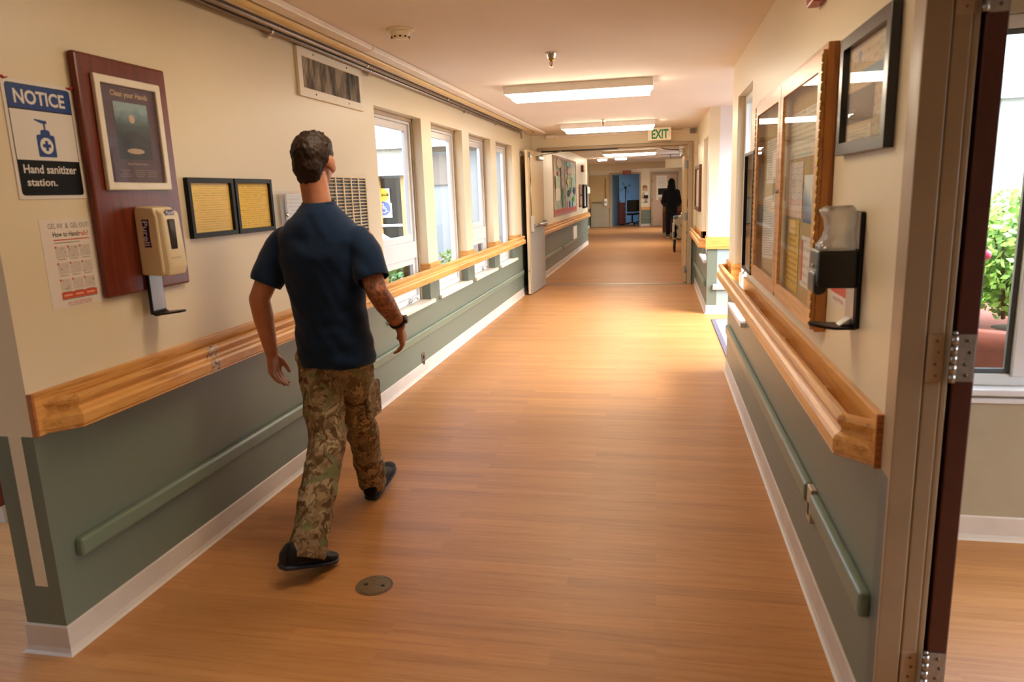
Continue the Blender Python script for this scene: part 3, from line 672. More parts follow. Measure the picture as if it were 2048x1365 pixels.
# pipes along the left ceiling edge
t = thing('conduit_run', (-1.9, 5.5, 2.33), 'bare metal conduit lowest on the left wall under the ceiling', 'conduit')
b = MB(); b.tube([(-1.932, -1, 2.352), (-1.932, 10.35, 2.352), (-1.932, 10.45, 2.345), (-1.932, 10.5, 2.30), (-1.932, 10.5, 2.27)], 0.0135, 10); b.build('pipe', M['galv'], t)
for y in (3.56, 4.86, 7.4, 8.9):
    b = MB(); b.tube([(-1.932, y - 0.012, 2.352), (-1.932, y + 0.012, 2.352)], 0.0165, 12); b.box(-1.962, -1.945, y - 0.012, y + 0.012, 2.318, 2.345, 0.003); b.tube([(-1.95, y, 2.336), (-1.935, y, 2.318)], 0.006, 8); b.build('pipe_strap', M['chrome'], t)
t = thing('conduit_run', (-1.88, 5.5, 2.34), 'second bare metal conduit beside the lowest one along the left ceiling', 'conduit')
MB().tube([(-1.893, -1, 2.366), (-1.893, 10.3, 2.366)], 0.0135, 10).build('pipe', M['galv'], t)
for y in (4.72, 6.6, 9.2): MB().tube([(-1.893, y - 0.02, 2.366), (-1.893, y + 0.02, 2.366)], 0.0165, 12).build('coupling', M['chrome'], t)
tag(box('cable_raceway', -1.852, -1.812, -1, 10.4, 2.362, ZC - 0.001, plain('d9cab8', 0.45), None, 0.004), 'slim pinkish cable cover between the conduits and the yellow strip', 'cable cover')
tag(MB().tube([(-1.765, -1, 2.3595), (-1.765, 10.5, 2.3595)], 0.024, 12).build('sprinkler_pipe', plain('d9bd84', 0.5)), 'yellowish painted pipe along the left edge of the ceiling', 'pipe')
t = thing('cable_raceway', (-1.69, 5, 2.35), 'white plastic cable raceway along the left ceiling, farthest from the wall', 'cable cover')
wr = plain('e3d8cc', 0.4)
for a, c in ((-1, 4.22), (4.226, 6.9), (6.906, 10.9)): box('cover', -1.725, -1.65, a, c, 2.352, ZC - 0.001, wr, t, 0.005)
t = thing('cable_raceway', (-1.3, 11.58, 2.34), 'white cable raceway across the top of the fire door wall', 'cable cover')
box('cover', -1.72, 0.36, 11.57, 11.6, 2.335, 2.362, wr, t, 0.004); box('junction_box', -1.74, -1.60, 11.54, 11.6, 2.325, 2.375, wr, t, 0.006)
tag(box('junction_box', 0.47, 0.545, 11.53, 11.6, 2.30, 2.37, plain('7d6f66', 0.4), None, 0.006), 'small dark box in the ceiling corner right of the EXIT sign', 'box')
tag(MB().lathe([(0, 0), (0.035, 0), (0.035, -0.02), (0.02, -0.04), (0.028, -0.06), (0.028, -0.068), (0, -0.068)], (XL, 10.95, 2.06), (-1, 0, 0), 16).build('door_holder', M['silver']) if False else
    MB().lathe([(0, 0), (0.05, 0), (0.05, 0.02), (0.03, 0.03), (0.022, 0.06), (0.034, 0.066), (0.034, 0.08), (0, 0.08)], (XL, 10.55, 2.05), (1, 0, 0), 20).build('door_holder', M['galv']), 'round metal door holder on the left wall behind the open fire door', 'door holder')

# ------------------------------------------------------------------ EXIT sign
t = thing('exit_sign', (0.02, 11.30, 2.20), 'white EXIT sign with green letters hanging before the fire doors', 'exit sign')
box('panel', -0.155, 0.185, 11.28, 11.315, 2.205, 2.385, plain('f1e7cf', 0.4), t, 0.004)
text('EXIT', (-0.10, 11.28, 2.226), X, Z, 0.245, 0.135, plain('1d8a4a', 0.5), t, 'lettering', 0.03)
# ------------------------------------------------------------------ vents
t = thing('ceiling_vent', (XL, 4.31, 2.08), 'long white vent grille with sooty slats high on the left wall', 'vent')
b = MB(); frame4(b, (XL, 3.866, 2.078), Y, Z, 0.893, 0.268, 0.05, 0.018, 0.003); b.build('frame', M['offw'], t)
q = N('sooty_fin'); v = q.coord(); s_ = q.noise(q.mapv(v, (1, 9, 2.2)), 1.0, 3, 0.6)
q.set(q.ramp(s_, [(0.40, lin('2c221a')), (0.50, lin('7a6a56')), (0.60, lin('b3a38a'))]), 0.6)
b = MB()
for k in range(46): b.box(XL + 0.001, XL + 0.012, 3.922 + k * 0.0172, 3.922 + k * 0.0172 + 0.0085, 2.128, 2.297)
b.build('fins', q.m, t); box('duct', XL + 0.0, XL + 0.002, 3.916, 4.71, 2.128, 2.297, plain('3a2f26', 0.7), t)
for y, z in ((4.06, 2.321), (4.52, 2.321), (4.06, 2.103), (4.52, 2.103)): MB().lathe([(0, 0), (0.006, 0), (0.004, 0.002), (0, 0.002)], (XL + 0.018, y, z), (1, 0, 0), 10).build('screw', M['blackm'], t)
t = thing('air_grille', (XL, 4.42, 1.0), 'cream return air grille with black slots behind the walking man', 'vent')
gy0, gy1, gz0, gz1 = 4.10, 4.735, 0.98, 1.66
box('duct', XL, XL + 0.002, gy0 + 0.03, gy1 - 0.02, gz0 + 0.03, gz1 - 0.025, M['black'], t)
b = MB(); frame4(b, (XL, gy0, gz0), Y, Z, gy1 - gy0, gz1 - gz0, 0.026, 0.012, 0.003)
cw = (gy1 - gy0 - 0.052) / 5
for k in range(1, 5): b.box(XL + 0.002, XL + 0.010, gy0 + 0.026 + k * cw - 0.008, gy0 + 0.026 + k * cw + 0.008, gz0 + 0.02, gz1 - 0.02)
b.build('frame', plain('d8c8a8', 0.4), t)
b = MB(); nr = 30
for k in range(nr):
    z = gz0 + 0.026 + (k + 0.5) * (gz1 - gz0 - 0.052) / nr
    b.prism([(XL + 0.005, gy0 + 0.02, z - 0.0005), (XL + 0.010, gy0 + 0.02, z - 0.005), (XL + 0.0112, gy0 + 0.02, z - 0.003), (XL + 0.006, gy0 + 0.02, z + 0.0025)], (0, gy1 - gy0 - 0.04, 0))
b.build('slats', plain('d8c8a8', 0.4), t)

# ------------------------------------------------------------------ notices on the left wall
NAVY, INK = plain('163a7c', 0.45, var=0.02, spec=0.25), plain('070708', 0.5, var=0.05, spec=0.15)
t = thing('notice_sign', (XL, 2.08, 1.535), 'NOTICE hand sanitizer station sign, blue, white and black, far left', 'sign')
PW = plain('d9d3ca', 0.4, var=0.02)
b = MB().prism([(XL, 1.945, 1.535), (XL, 2.222, 1.535), (XL, 2.222, 1.905), (XL, 1.945, 1.905)], X * 0.003, 0.001); b.build('panel', PW, t)
xs = XL + 0.003
def rrect(u0, u1, v0, v1, r, corners=(1, 1, 1, 1)):
    pts = []
    for (cx, cyy, a0, on) in ((u1 - r, v1 - r, 0, corners[0]), (u0 + r, v1 - r, 90, corners[1]), (u0 + r, v0 + r, 180, corners[2]), (u1 - r, v0 + r, 270, corners[3])):
        if on: pts += [(cx + r * math.cos(rad(a0 + k * 15)), cyy + r * math.sin(rad(a0 + k * 15))) for k in range(7)]
        else: pts.append((u1 if a0 in (0, 270) else u0, v1 if a0 in (0, 90) else v0))
    return pts
O2 = Vector((xs, 1.945, 1.535))
flat_shape('border', rrect(0.012, 0.265, 0.012, 0.358, 0.012), O2, Y, Z, 0.0003, INK, t)
flat_shape('heading_band', rrect(0.014, 0.263, 0.283, 0.356, 0.011, (1, 1, 0, 0)), O2 + X * 0.0003, Y, Z, 0.0003, NAVY, t)
flat_shape('picture_field', [(0.015, 0.124), (0.262, 0.124), (0.262, 0.279), (0.015, 0.279)], O2 + X * 0.0003, Y, Z, 0.0003, PW, t)
text('NOTICE', O2 + Y * 0.038 + Z * 0.297 + X * 0.0007, Y, Z, 0.20, 0.044, PW, t, 'lettering', 0.025)
text('Hand sanitizer', O2 + Y * 0.032 + Z * 0.082 + X * 0.0004, Y, Z, 0.214, 0.027, PW, t, 'lettering', 0.018)
text('station.', O2 + Y * 0.038 + Z * 0.042 + X * 0.0004, Y, Z, 0.118, 0.023, PW, t, 'lettering', 0.018)
bx, bz = 0.142, 0.135
bt = flat_shape('bottle_symbol', [(bx - 0.038, bz), (bx + 0.028, bz), (bx + 0.031, bz + 0.004), (bx + 0.031, bz + 0.066), (bx + 0.027, bz + 0.07), (bx + 0.016, bz + 0.071), (bx + 0.014, bz + 0.082), (bx + 0.009, bz + 0.086),
    (bx + 0.0, bz + 0.087), (bx + 0.0, bz + 0.105), (bx + 0.007, bz + 0.106), (bx + 0.008, bz + 0.115), (bx - 0.04, bz + 0.119), (bx - 0.041, bz + 0.115), (bx - 0.018, bz + 0.107), (bx - 0.008, bz + 0.105), (bx - 0.007, bz + 0.087),
    (bx - 0.018, bz + 0.086), (bx - 0.022, bz + 0.082), (bx - 0.024, bz + 0.071), (bx - 0.036, bz + 0.07), (bx - 0.041, bz + 0.066), (bx - 0.041, bz + 0.004)], O2 + X * 0.0006, Y, Z, 0.0003, NAVY, t)
flat_shape('symbol_disc', [(bx - 0.005 + 0.026 * math.cos(k * PI / 16), bz + 0.036 + 0.026 * math.sin(k * PI / 16)) for k in range(32)], O2 + X * 0.0009, Y, Z, 0.0003, PW, bt)
c5, c15 = 0.0055, 0.016
flat_shape('cross', [(bx - 0.005 + a, bz + 0.036 + c) for a, c in ((-c5, -c15), (c5, -c15), (c5, -c5), (c15, -c5), (c15, c5), (c5, c5), (c5, c15), (-c5, c15), (-c5, c5), (-c15, c5), (-c15, -c5), (-c5, -c5))], O2 + X * 0.0012, Y, Z, 0.0003, NAVY, bt)
redm = plain('b3202a', 0.5)
for (y, z, sg) in ((1.957, 1.902, -1), (2.209, 1.900, 1)):
    b = MB(); b.tube([(XL + 0.004, y, z), (XL + 0.010, y + sg * 0.008, z + 0.003), (XL + 0.006, y + sg * 0.020, z + 0.006)], [0.003, 0.004, 0.0015], 8); b.tube([(XL + 0.004, y, z), (XL + 0.008, y - sg * 0.012, z + 0.003)], [0.003, 0.0015], 8); b.build('red_tie', redm, t)
# wooden backboard, framed poster, dispenser
t = thing('backboard', (XL, 2.46, 1.178), 'tall dark red wooden backboard holding a framed poster and dispenser', 'wooden board')
MB().box(XL, XL + 0.028, 2.225, 2.695, 1.178, 2.030, 0.010, 3).build('board', M['cherry'], t)
t = thing('framed_poster', (XL + 0.028, 2.45, 1.55), 'white framed Clean your Hands poster on the dark red board', 'framed poster')
xb_ = XL + 0.028
b = MB(); frame4(b, (xb_, 2.287, 1.562), Y, Z, 0.345, 0.402, 0.028, 0.016, 0.004); b.build('frame', plain('ded6c4', 0.3), t)
O3 = Vector((xb_ + 0.002, 2.312, 1.587)); pw, ph = 0.294, 0.352
sheet('poster_sheet', O3, Y, Z, pw, ph, 0.003, plain('4a3340', 0.5, var=0.1, scale=5), t)
o4 = O3 + X * 0.0031
q = N('generic_landscape_print'); u, v, _ = q.sep(q.coord('UV')); nn = q.noise(q.comb(q.math('MULTIPLY', u, 4.0), q.math('MULTIPLY', v, 6.0), 3.0), 1.0, 5)
sk = q.ramp(q.math('ADD', v, q.math('MULTIPLY', q.math('SUBTRACT', nn, 0.5), 0.35)), [(0.0, lin('16191c')), (0.38, lin('1c2427')), (0.56, lin('2c4046')), (0.70, lin('4d666c')), (0.9, lin('86a0a6'))])
def oval(cu, cv, ru, rv):
    du = q.math('DIVIDE', q.math('SUBTRACT', u, cu), ru); dv = q.math('DIVIDE', q.math('SUBTRACT', v, cv), rv)
    return q.math('LESS_THAN', q.math('ADD', q.math('MULTIPLY', du, du), q.math('MULTIPLY', dv, dv)), 1.0)
sk = q.mix(oval(0.5, 0.10, 0.46, 0.42), sk, '14171b')                    # dark hill
sk = q.mix(oval(0.50, 0.72, 0.085, 0.075), sk, 'c2a98c')                 # pale moon
sk = q.mix(oval(0.50, 0.15, 0.26, 0.05), sk, 'b39c86')                   # pale pool
q.set(sk, 0.5)
sheet('printed_picture', o4 + Y * 0.062 + Z * 0.088, Y, Z, 0.178, 0.205, 0.0006, q.m, t)
text('Clean your Hands', o4 + Y * 0.055 + Z * 0.306, Y, Z, 0.196, 0.026, plain('cba880', 0.5), t, 'lettering', 0.012)
text('Stop the Spread of Germs', o4 + Y * 0.10 + Z * 0.066, Y, Z, 0.11, 0.010, plain('c9b3a0', 0.5), t)
for k, dy in enumerate((0.052, 0.128, 0.195)): sheet('small_print', o4 + Y * dy + Z * 0.022, Y, Z, 0.06, 0.03, 0.0003, paper('tiny_print_%d' % k, '4a3340', 'a89a94', 4, k, 0.7, 0.02), t)
sheet('small_print', o4 + Y * 0.09 + Z * 0.338, Y, Z, 0.12, 0.008, 0.0003, paper('tiny_print_9', '4a3340', '94746a', 1, 3, 0.8, 0.02), t)
sheet('glazing', O3 + X * 0.006, Y, Z, pw, ph, 0.0008, glass_mat('poster_glazing', (1, 1, 1), 0.5), t)
# beige hand gel dispenser
BG = plain('e0d0ae', 0.32, var=0.02)
t = thing('soap_dispenser', (XL, 2.45, 1.08), 'beige hand gel dispenser with a navy logo on the dark red board', 'dispenser')
x0 = XL + 0.028; yA, yB = 2.408, 2.520
MB().prism([(x0, yA, 1.242), (x0 + 0.088, yA, 1.236), (x0 + 0.096, yA, 1.25), (x0 + 0.094, yA, 1.46), (x0 + 0.084, yA, 1.495), (x0 + 0.01, yA, 1.502), (x0, yA, 1.49)], Y * (yB - yA), 0.010, 3).build('body', BG, t)
MB().prism([(x0 + 0.088, yA + 0.006, 1.238), (x0 + 0.110, yA + 0.014, 1.234), (x0 + 0.116, yA + 0.024, 1.27), (x0 + 0.110, yA + 0.014, 1.475), (x0 + 0.088, yA + 0.006, 1.492)], Y * (yB - yA - 0.012), 0.008, 3).build('front_cover', BG, t)
xf = x0 + 0.116
wb = MB().box(xf - 0.010, xf + 0.001, 2.446, 2.486, 1.335, 1.450, 0.006, 3); wb.build('level_window', plain('3a3532', 0.12, var=0.2), t)
LOGO = plain('1c1f5c', 0.35)
def slant(o, u, v, w, h, mat, parent, name='logo_band', t_=0.0006):
    return flat_shape(name, [(0, 0.04 * h), (w * 0.2, 0.14 * h), (w, 0.10 * h), (w, 0.96 * h), (w * 0.75, 0.88 * h), (0, 0.94 * h)], o, u, v, t_, mat, parent)
lg = slant(Vector((xf - 0.005, 2.440, 1.462)), Y, Z, 0.052, 0.026, LOGO, t, t_=0.0008)
text('Purell', (xf - 0.0035, 2.443, 1.467), Y, Z, 0.045, 0.015, plain('e6e0ea', 0.4), lg, 'lettering', 0.01)
u_, v_ = -Z, X       # side face looks at the camera (-Y): lettering runs downwards
lg = slant(Vector((x0 + 0.028, yA, 1.452)), u_, v_, 0.105, 0.034, LOGO, t, t_=0.0008)
lt = text('Purell', (x0 + 0.033, yA - 0.0012, 1.446), u_, v_, 0.092, 0.022, plain('e6e0ea', 0.4), lg, 'lettering', 0.01)
text('HAND SANITIZER', (xf - 0.0005, 2.437, 1.30), Y, Z, 0.056, 0.006, plain('7d7668', 0.5), t)
b = MB(); b.prism([(x0, 2.425, 1.242), (x0, 2.425, 1.086), (x0 + 0.030, 2.425, 1.078), (x0 + 0.030, 2.425, 1.086), (x0 + 0.012, 2.425, 1.094), (x0 + 0.012, 2.425, 1.242)], Y * 0.082, 0.002)
b.build('tray_stem', M['black'], t)
sheet('splash_plate', (x0 + 0.0125, 2.430, 1.10), Y, Z, 0.072, 0.14, 0.001, plain('a9a6a4', 0.3, 0.6), t)
b = MB(); pr = []
for k in range(17):
    a = -PI / 2 + PI * k / 16; pr.append((x0 + 0.02 + 0.105 * math.cos(a), 2.466 + 0.047 * math.sin(a)))
b.prism([(x, y, 1.080 + 0.10 * (x - x0 - 0.02)) for x, y in pr], Z * 0.007, 0.002); b.build('drip_tray', M['black'], t)
# hand rub instructions
t = thing('hand_rub_poster', (XL, 2.12, 1.17), 'white How to Handrub paper with small drawings below the NOTICE sign', 'paper notice')
O5 = Vector((XL, 2.002, 1.172)); hw, hh = 0.238, 0.296
sheet('paper_sheet', O5, Y, Z, hw, hh, 0.0012, plain('ddd2c6', 0.6, var=0.02), t); o5 = O5 + X * 0.0013
gr = plain('7b736c', 0.6)
text('GEL IN!  &  GEL OUT!', o5 + Y * 0.032 + Z * 0.266, Y, Z, 0.176, 0.017, gr, t)
text('How to Hand', o5 + Y * 0.047 + Z * 0.238, Y, Z, 0.108, 0.017, plain('3a3430', 0.6), t, 'lettering', 0.015)
OR = plain('c9502c', 0.6)
text('rub?', o5 + Y * 0.158 + Z * 0.238, Y, Z, 0.042, 0.017, OR, t, 'lettering', 0.015)
sheet('red_rule', o5 + Y * 0.047 + Z * 0.226, Y, Z, 0.155, 0.0035, 0.0003, OR, t); sheet('printed_line', o5 + Y * 0.047 + Z * 0.217, Y, Z, 0.11, 0.0025, 0.0003, gr, t)
q = N('hand_sketch'); n_ = q.noise(q.coord(), 70, 4, 0.6, 1.5); q.set(q.ramp(n_, [(0.36, lin('a09086')), (0.44, lin('cfc3b8')), (0.62, lin('c4b6aa'))]), 0.6)
for r in range(3):
    for c in range(3):
        o6 = o5 + Y * (0.048 + c * 0.052) + Z * (0.168 - r * 0.055)
        sheet('drawing', o6, Y, Z, 0.046, 0.038, 0.0003, q.m, t); sheet('printed_line', o6 - Z * 0.006 + Y * 0.004, Y, Z, 0.036, 0.0022, 0.0003, gr, t)
        flat_shape('step_dot', [(0.004 * math.cos(k * PI / 5), 0.004 * math.sin(k * PI / 5)) for k in range(10)], o6 + Z * 0.036 + Y * 0.002 + X * 0.0004, Y, Z, 0.0002, OR, t)
bd = sheet('orange_band', o5 + Y * 0.046 + Z * 0.030, Y, Z, 0.156, 0.022, 0.0004, OR, t)
for k in range(3): sheet('band_print', o5 + Y * (0.054 + k * 0.05) + Z * 0.038 + X * 0.0005, Y, Z, 0.036, 0.006, 0.0002, plain('e0a088', 0.6), bd)
sheet('grey_rule', o5 + Y * 0.046 + Z * 0.0265, Y, Z, 0.156, 0.003, 0.0003, gr, t)
text('NO EXCEPTIONS', o5 + Y * 0.066 + Z * 0.008, Y, Z, 0.105, 0.011, plain('b5484a', 0.6), t)
sheet('red_rule', o5 + Y * 0.066 + Z * 0.0045, Y, Z, 0.105, 0.0012, 0.0003, plain('b5484a', 0.6), t)
# two yellow notices in black frames
def yellow(y0, y1, z0, z1, seed, label):
    t = thing('framed_notice', (XL, (y0 + y1) / 2, z0), label, 'framed notice', 'yellow notices in black frames')
    b = MB(); frame4(b, (XL, y0, z0), Y, Z, y1 - y0, z1 - z0, 0.022, 0.022, 0.002); b.build('frame', M['blackm'], t)
    sheet('notice_sheet', (XL + 0.004, y0 + 0.02, z0 + 0.02), Y, Z, y1 - y0 - 0.04, z1 - z0 - 0.04, 0.003, paper('yellow_notice_%d' % seed, 'eec84e', '7a5c1c', 21, seed, 0.5, 0.1, '4c3a18'), t)
    sheet('glazing', (XL + 0.011, y0 + 0.02, z0 + 0.02), Y, Z, y1 - y0 - 0.04, z1 - z0 - 0.04, 0.001, glass_mat('frame_glazing_%d' % seed, (1, 1, 1), 0.14), t)
yellow(2.765, 3.106, 1.357, 1.615, 1, 'yellow notice in a black frame, nearer of the pair, beside the wooden backboard')
yellow(3.118, 3.452, 1.357, 1.615, 2, 'yellow notice in a black frame, farther of the pair by the man')
t = thing('leaflet_holder', (XL, 3.6, 1.36), 'clear acrylic leaflet holder on the wall left of the man', 'leaflet holder')
b = MB(); b.box(XL, XL + 0.003, 3.47, 3.80, 1.36, 1.555); b.box(XL + 0.045, XL + 0.048, 3.47, 3.80, 1.36, 1.535); b.box(XL + 0.003, XL + 0.045, 3.47, 3.473, 1.36, 1.54); b.box(XL + 0.003, XL + 0.045, 3.797, 3.80, 1.36, 1.54); b.box(XL + 0.003, XL + 0.045, 3.473, 3.797, 1.36, 1.363)
b.build('clear_box', M['acryl'], t)
MB().lathe([(0, 0), (0.011, 0), (0.011, 0.006), (0.006, 0.008), (0, 0.008)], (XL + 0.048, 3.53, 1.43), (1, 0, 0), 16).build('knob', M['chrome'], t)
tag(sheet('leaflet', (XL + 0.02, 3.57, 1.365), Y, Z, 0.16, 0.175, 0.012, paper('leaflet_print', 'dcdcdc', '8c949c', 9, 4, 0.5)), 'pale leaflet standing in the clear acrylic holder', 'leaflet')
# ------------------------------------------------------------------ right wall: notice cabinet, picture, dispenser
t = thing('notice_cabinet', (0.537, 3.37, 1.0), 'oak notice cabinet with two hinged glass doors on the right wall', 'notice cabinet')
cy0, cy1, cz0, cz1 = 2.555, 4.18, 1.0, 1.937
b = MB(); frame4(b, (XR - 0.0015, cy1, cz0), -Y, Z, cy1 - cy0, cz1 - cz0, 0.022, 0.034, 0.002); b.build('carcass', M['oak_z'], t)
sheet('back_panel', (XR - 0.0015, cy1 - 0.02, cz0 + 0.02), -Y, Z, cy1 - cy0 - 0.04, cz1 - cz0 - 0.04, 0.003, plain('b39c6c', 0.8, var=0.12, scale=60), t)
for a, c, hs in ((cy0 + 0.006, 3.364, 0), (3.370, cy1 - 0.006, 1)):
    b = MB(); frame4(b, (0.526, c, cz0 + 0.008), -Y, Z, c - a, cz1 - cz0 - 0.03, 0.062, 0.014, 0.002); f = b.build('door', M['oak_c'], t)
    sheet('glass_pane', (0.520, c - 0.055, cz0 + 0.063), -Y, Z, c - a - 0.11, cz1 - cz0 - 0.14, 0.003, M['glass_c'], f)
    hy = a if hs == 0 else c
    hb = MB(); n_ = 30
    for k in range(n_):
        z = cz0 + 0.02 + k * (cz1 - cz0 - 0.05) / n_; hb.tube([(0.5115, hy, z), (0.5115, hy, z + (cz1 - cz0 - 0.05) / n_ * 0.8)], 0.0032, 8)
    hb.build('piano_hinge', M['brass'], f)
    ly = 3.364 - 0.02 if hs == 0 else 3.370 + 0.02
    MB().lathe([(0, 0), (0.010, 0), (0.009, 0.005), (0, 0.006)], (0.512, ly, 1.47), (-1, 0, 0), 14).build('lock', M['galv'], f)
box('latch', 0.509, 0.513, 3.345, 3.39, cz0 + 0.012, cz0 + 0.026, M['galv'], t)
def pinned(y0, y1, z0, z1, mat, label, tilt=0.0, lab='paper notice'):
    w, h = y1 - y0, z1 - z0; u = (-Y * math.cos(tilt) + Z * math.sin(tilt)); v = (Z * math.cos(tilt) + Y * math.sin(tilt))
    o = sheet('pinned_notice', (0.5552, y1, z0), u, v, w, h, 0.001, mat); tag(o, label, lab, 'papers inside the notice cabinet'); return o
q = N('calendar_print'); u, v, _ = q.sep(q.coord('UV'))
gu = q.math('FRACT', q.math('MULTIPLY', u, 7.0)); gv = q.math('FRACT', q.math('MULTIPLY', v, 9.0))
grid = q.math('MAXIMUM', q.math('LESS_THAN', gu, 0.1), q.math('LESS_THAN', gv, 0.1))
nn = q.noise(q.comb(q.math('MULTIPLY', u, 24), q.math('MULTIPLY', v, 60), 0), 1, 2)
cc = q.ramp(nn, [(0.38, lin('c25c50')), (0.45, lin('e2ded4')), (0.55, lin('e2ded4')), (0.62, lin('5b8aa0'))], 'CONSTANT')
q.set(q.mix(q.math('MULTIPLY', grid, 0.5), cc, '6f8c8e'), 0.6)
pinned(3.03, 3.33, 1.362, 1.585, q.m, 'calendar sheet with a coloured grid behind the near cabinet door')
pinned(3.06, 3.33, 1.062, 1.352, paper('yellow_hours', 'd8b02c', '4c3a12', 12, 6, 0.6, 0.12), 'yellow notice at the bottom of the near cabinet door')
q = N('blue_photo_print'); u, v, _ = q.sep(q.coord('UV')); q.set(q.ramp(q.math('ADD', v, q.math('MULTIPLY', u, 0.4)), [(0.3, lin('2f5f8c')), (0.6, lin('7ba2bf')), (0.9, lin('dfe4e4'))]), 0.5)
pinned(2.80, 3.00, 1.352, 1.53, q.m, 'blue picture leaflet behind the near cabinet door, close to the hinge')
p_ = pinned(2.80, 3.00, 1.105, 1.30, paper('red_edge_sheet', 'dedad2', '6c5c5c', 6, 8, 0.5), 'white and red leaflet low behind the near cabinet door')
sheet('red_edge', (0.5538, 2.995, 1.125), -Y, Z, 0.035, 0.16, 0.0003, plain('c4463c', 0.6), p_)
pinned(2.80, 3.36, 1.60, 1.78, paper('white_memo', 'd9d4c4', '7f8a80', 9, 9, 0.6, 0.05), 'wide white memo at the top of the near cabinet door')
pinned(3.70, 4.09, 1.115, 1.43, paper('newsletter', 'd6cfc2', '2f2c2a', 26, 10, 0.62, 0.06), 'curled white newsletter low behind the far cabinet door', 0.06)
pinned(3.66, 4.02, 1.505, 1.72, paper('memo_two', 'dcd6c6', '59584f', 18, 11, 0.6, 0.06), 'white memo at the top of the far cabinet door')

t = thing('framed_picture', (XR, 2.19, 1.578), 'black framed collage with a strong light reflection, high on the near right wall', 'framed picture')
fy0, fy1, fz0, fz1 = 1.946, 2.436, 1.578, 1.915
b = MB(); frame4(b, (XR, fy1, fz0), -Y, Z, fy1 - fy0, fz1 - fz0, 0.036, 0.025, 0.002); b.build('frame', plain('232427', 0.25, var=0.05), t)
sheet('collage', (XR, fy1 - 0.03, fz0 + 0.03), -Y, Z, fy1 - fy0 - 0.06, fz1 - fz0 - 0.06, 0.006, paper('collage_paper', 'c9b79a', '75685a', 11, 12, 0.5, 0.05), t)
def coll(du, dv, w, h, m_): sheet('collage_piece', (XR - 0.0062, fy1 - 0.036 - du, fz0 + 0.036 + dv), -Y, Z, w, h, 0.0004, m_, t)
q = N('street_map_print'); n_ = q.noise(q.coord('UV'), 9, 4, 0.6, 1.0); q.set(q.ramp(n_, [(0.36, lin('b36a5e')), (0.44, lin('a3a35c')), (0.52, lin('cfc49c')), (0.6, lin('8c9cac')), (0.7, lin('b6925c'))]), 0.5)
mapm = q.m
coll(0.30, 0.19, 0.115, 0.075, mapm); coll(0.305, 0.0, 0.11, 0.10, mapm); coll(0.12, 0.16, 0.28, 0.028, plain('6f95ac', 0.5, var=0.2, scale=30))
coll(0.0, 0.05, 0.28, 0.09, paper('grey_lines', '6d675f', '97907f', 12, 13, 0.8, 0.0)); coll(0.10, 0.215, 0.03, 0.03, plain('5c6f9c', 0.5)); coll(0.02, 0.0, 0.25, 0.04, paper('letter_foot', 'd8cfba', '5f5a50', 4, 14, 0.5))
sheet('glazing', (XR - 0.012, fy1 - 0.033, fz0 + 0.033), -Y, Z, fy1 - fy0 - 0.066, fz1 - fz0 - 0.066, 0.001, glass_mat('picture_glazing', (1, 1, 1), 0.45), t)

t = thing('soap_dispenser', (0.50, 2.20, 1.085), 'black wall dispenser with a clear gel pouch on the near right wall', 'dispenser')
MB().box(0.548, XR, 2.142, 2.262, 1.088, 1.418, 0.005).build('back_plate', M['black'], t)
b = MB(); b.prism([(0.55, 2.144, 1.205), (0.446, 2.144, 1.205), (0.440, 2.144, 1.225), (0.442, 2.144, 1.312), (0.55, 2.144, 1.312)], Y * 0.116, 0.008, 3); b.build('body', plain('131415', 0.3), t)
b = MB(); b.prism([(0.475, 2.16, 1.212), (0.470, 2.16, 1.190), (0.452, 2.16, 1.183), (0.436, 2.16, 1.190), (0.436, 2.16, 1.245), (0.445, 2.16, 1.255)], Y * 0.085, 0.006, 3); b.build('push_lever', plain('1e2022', 0.3), t)
box('silver_line', 0.4355, 0.441, 2.162, 2.243, 1.2515, 1.254, M['silver'], t); box('badge', 0.438, 0.442, 2.19, 2.215, 1.262, 1.27, M['silver'], t)
b = MB(); seg = 40
levels = [(0.452, 0.546, 2.150, 2.256, 1.300), (0.450, 0.546, 2.150, 2.256, 1.322), (0.462, 0.546, 2.154, 2.252, 1.345), (0.470, 0.545, 2.158, 2.248, 1.372), (0.468, 0.545, 2.158, 2.248, 1.392), (0.456, 0.545, 2.155, 2.25, 1.412), (0.452, 0.543, 2.155, 2.25, 1.424), (0.475, 0.538, 2.165, 2.24, 1.434)]
rings = []
for j, (a, c, d0, d1, z) in enumerate(levels):
    r = []
    for k in range(seg):
        th = 2 * PI * k / seg; cx_, sy_ = math.cos(th), math.sin(th); e = 0.55
        px = (a + c) / 2 + (c - a) / 2 * math.copysign(abs(cx_) ** e, cx_); py = (d0 + d1) / 2 + (d1 - d0) / 2 * math.copysign(abs(sy_) ** e, sy_)
        nz = noise.noise(Vector((px * 45, py * 45, z * 45))) * (0.006 if 0 < j else 0); r.append(b.bm.verts.new((px + nz * cx_, py + nz * sy_, z + nz * 0.6)))
    rings.append(r)
for p, r in zip(rings, rings[1:]):
    for k in range(seg): b.face([p[k], p[(k + 1) % seg], r[(k + 1) % seg], r[k]]).smooth = True
b.face(rings[0][::-1]); b.face(rings[-1])
q = N('crumpled_clear_pouch'); q.t.nodes.remove(q.p)
tr = q.n('BsdfTransparent'); tr.inputs[0].default_value = (0.93, 0.92, 0.89, 1); gl = q.n('BsdfGlossy'); gl.inputs['Roughness'].default_value = 0.08
tl = q.n('BsdfTranslucent'); tl.inputs[0].default_value = (0.85, 0.82, 0.76, 1)
bp = q.n('Bump'); bp.inputs['Strength'].default_value = 0.9; bp.inputs['Distance'].default_value = 0.01; q.l(q.noise(q.coord(), 55, 2, 0.5, 0.8), bp.inputs['Height']); q.l(bp.outputs[0], gl.inputs['Normal'])
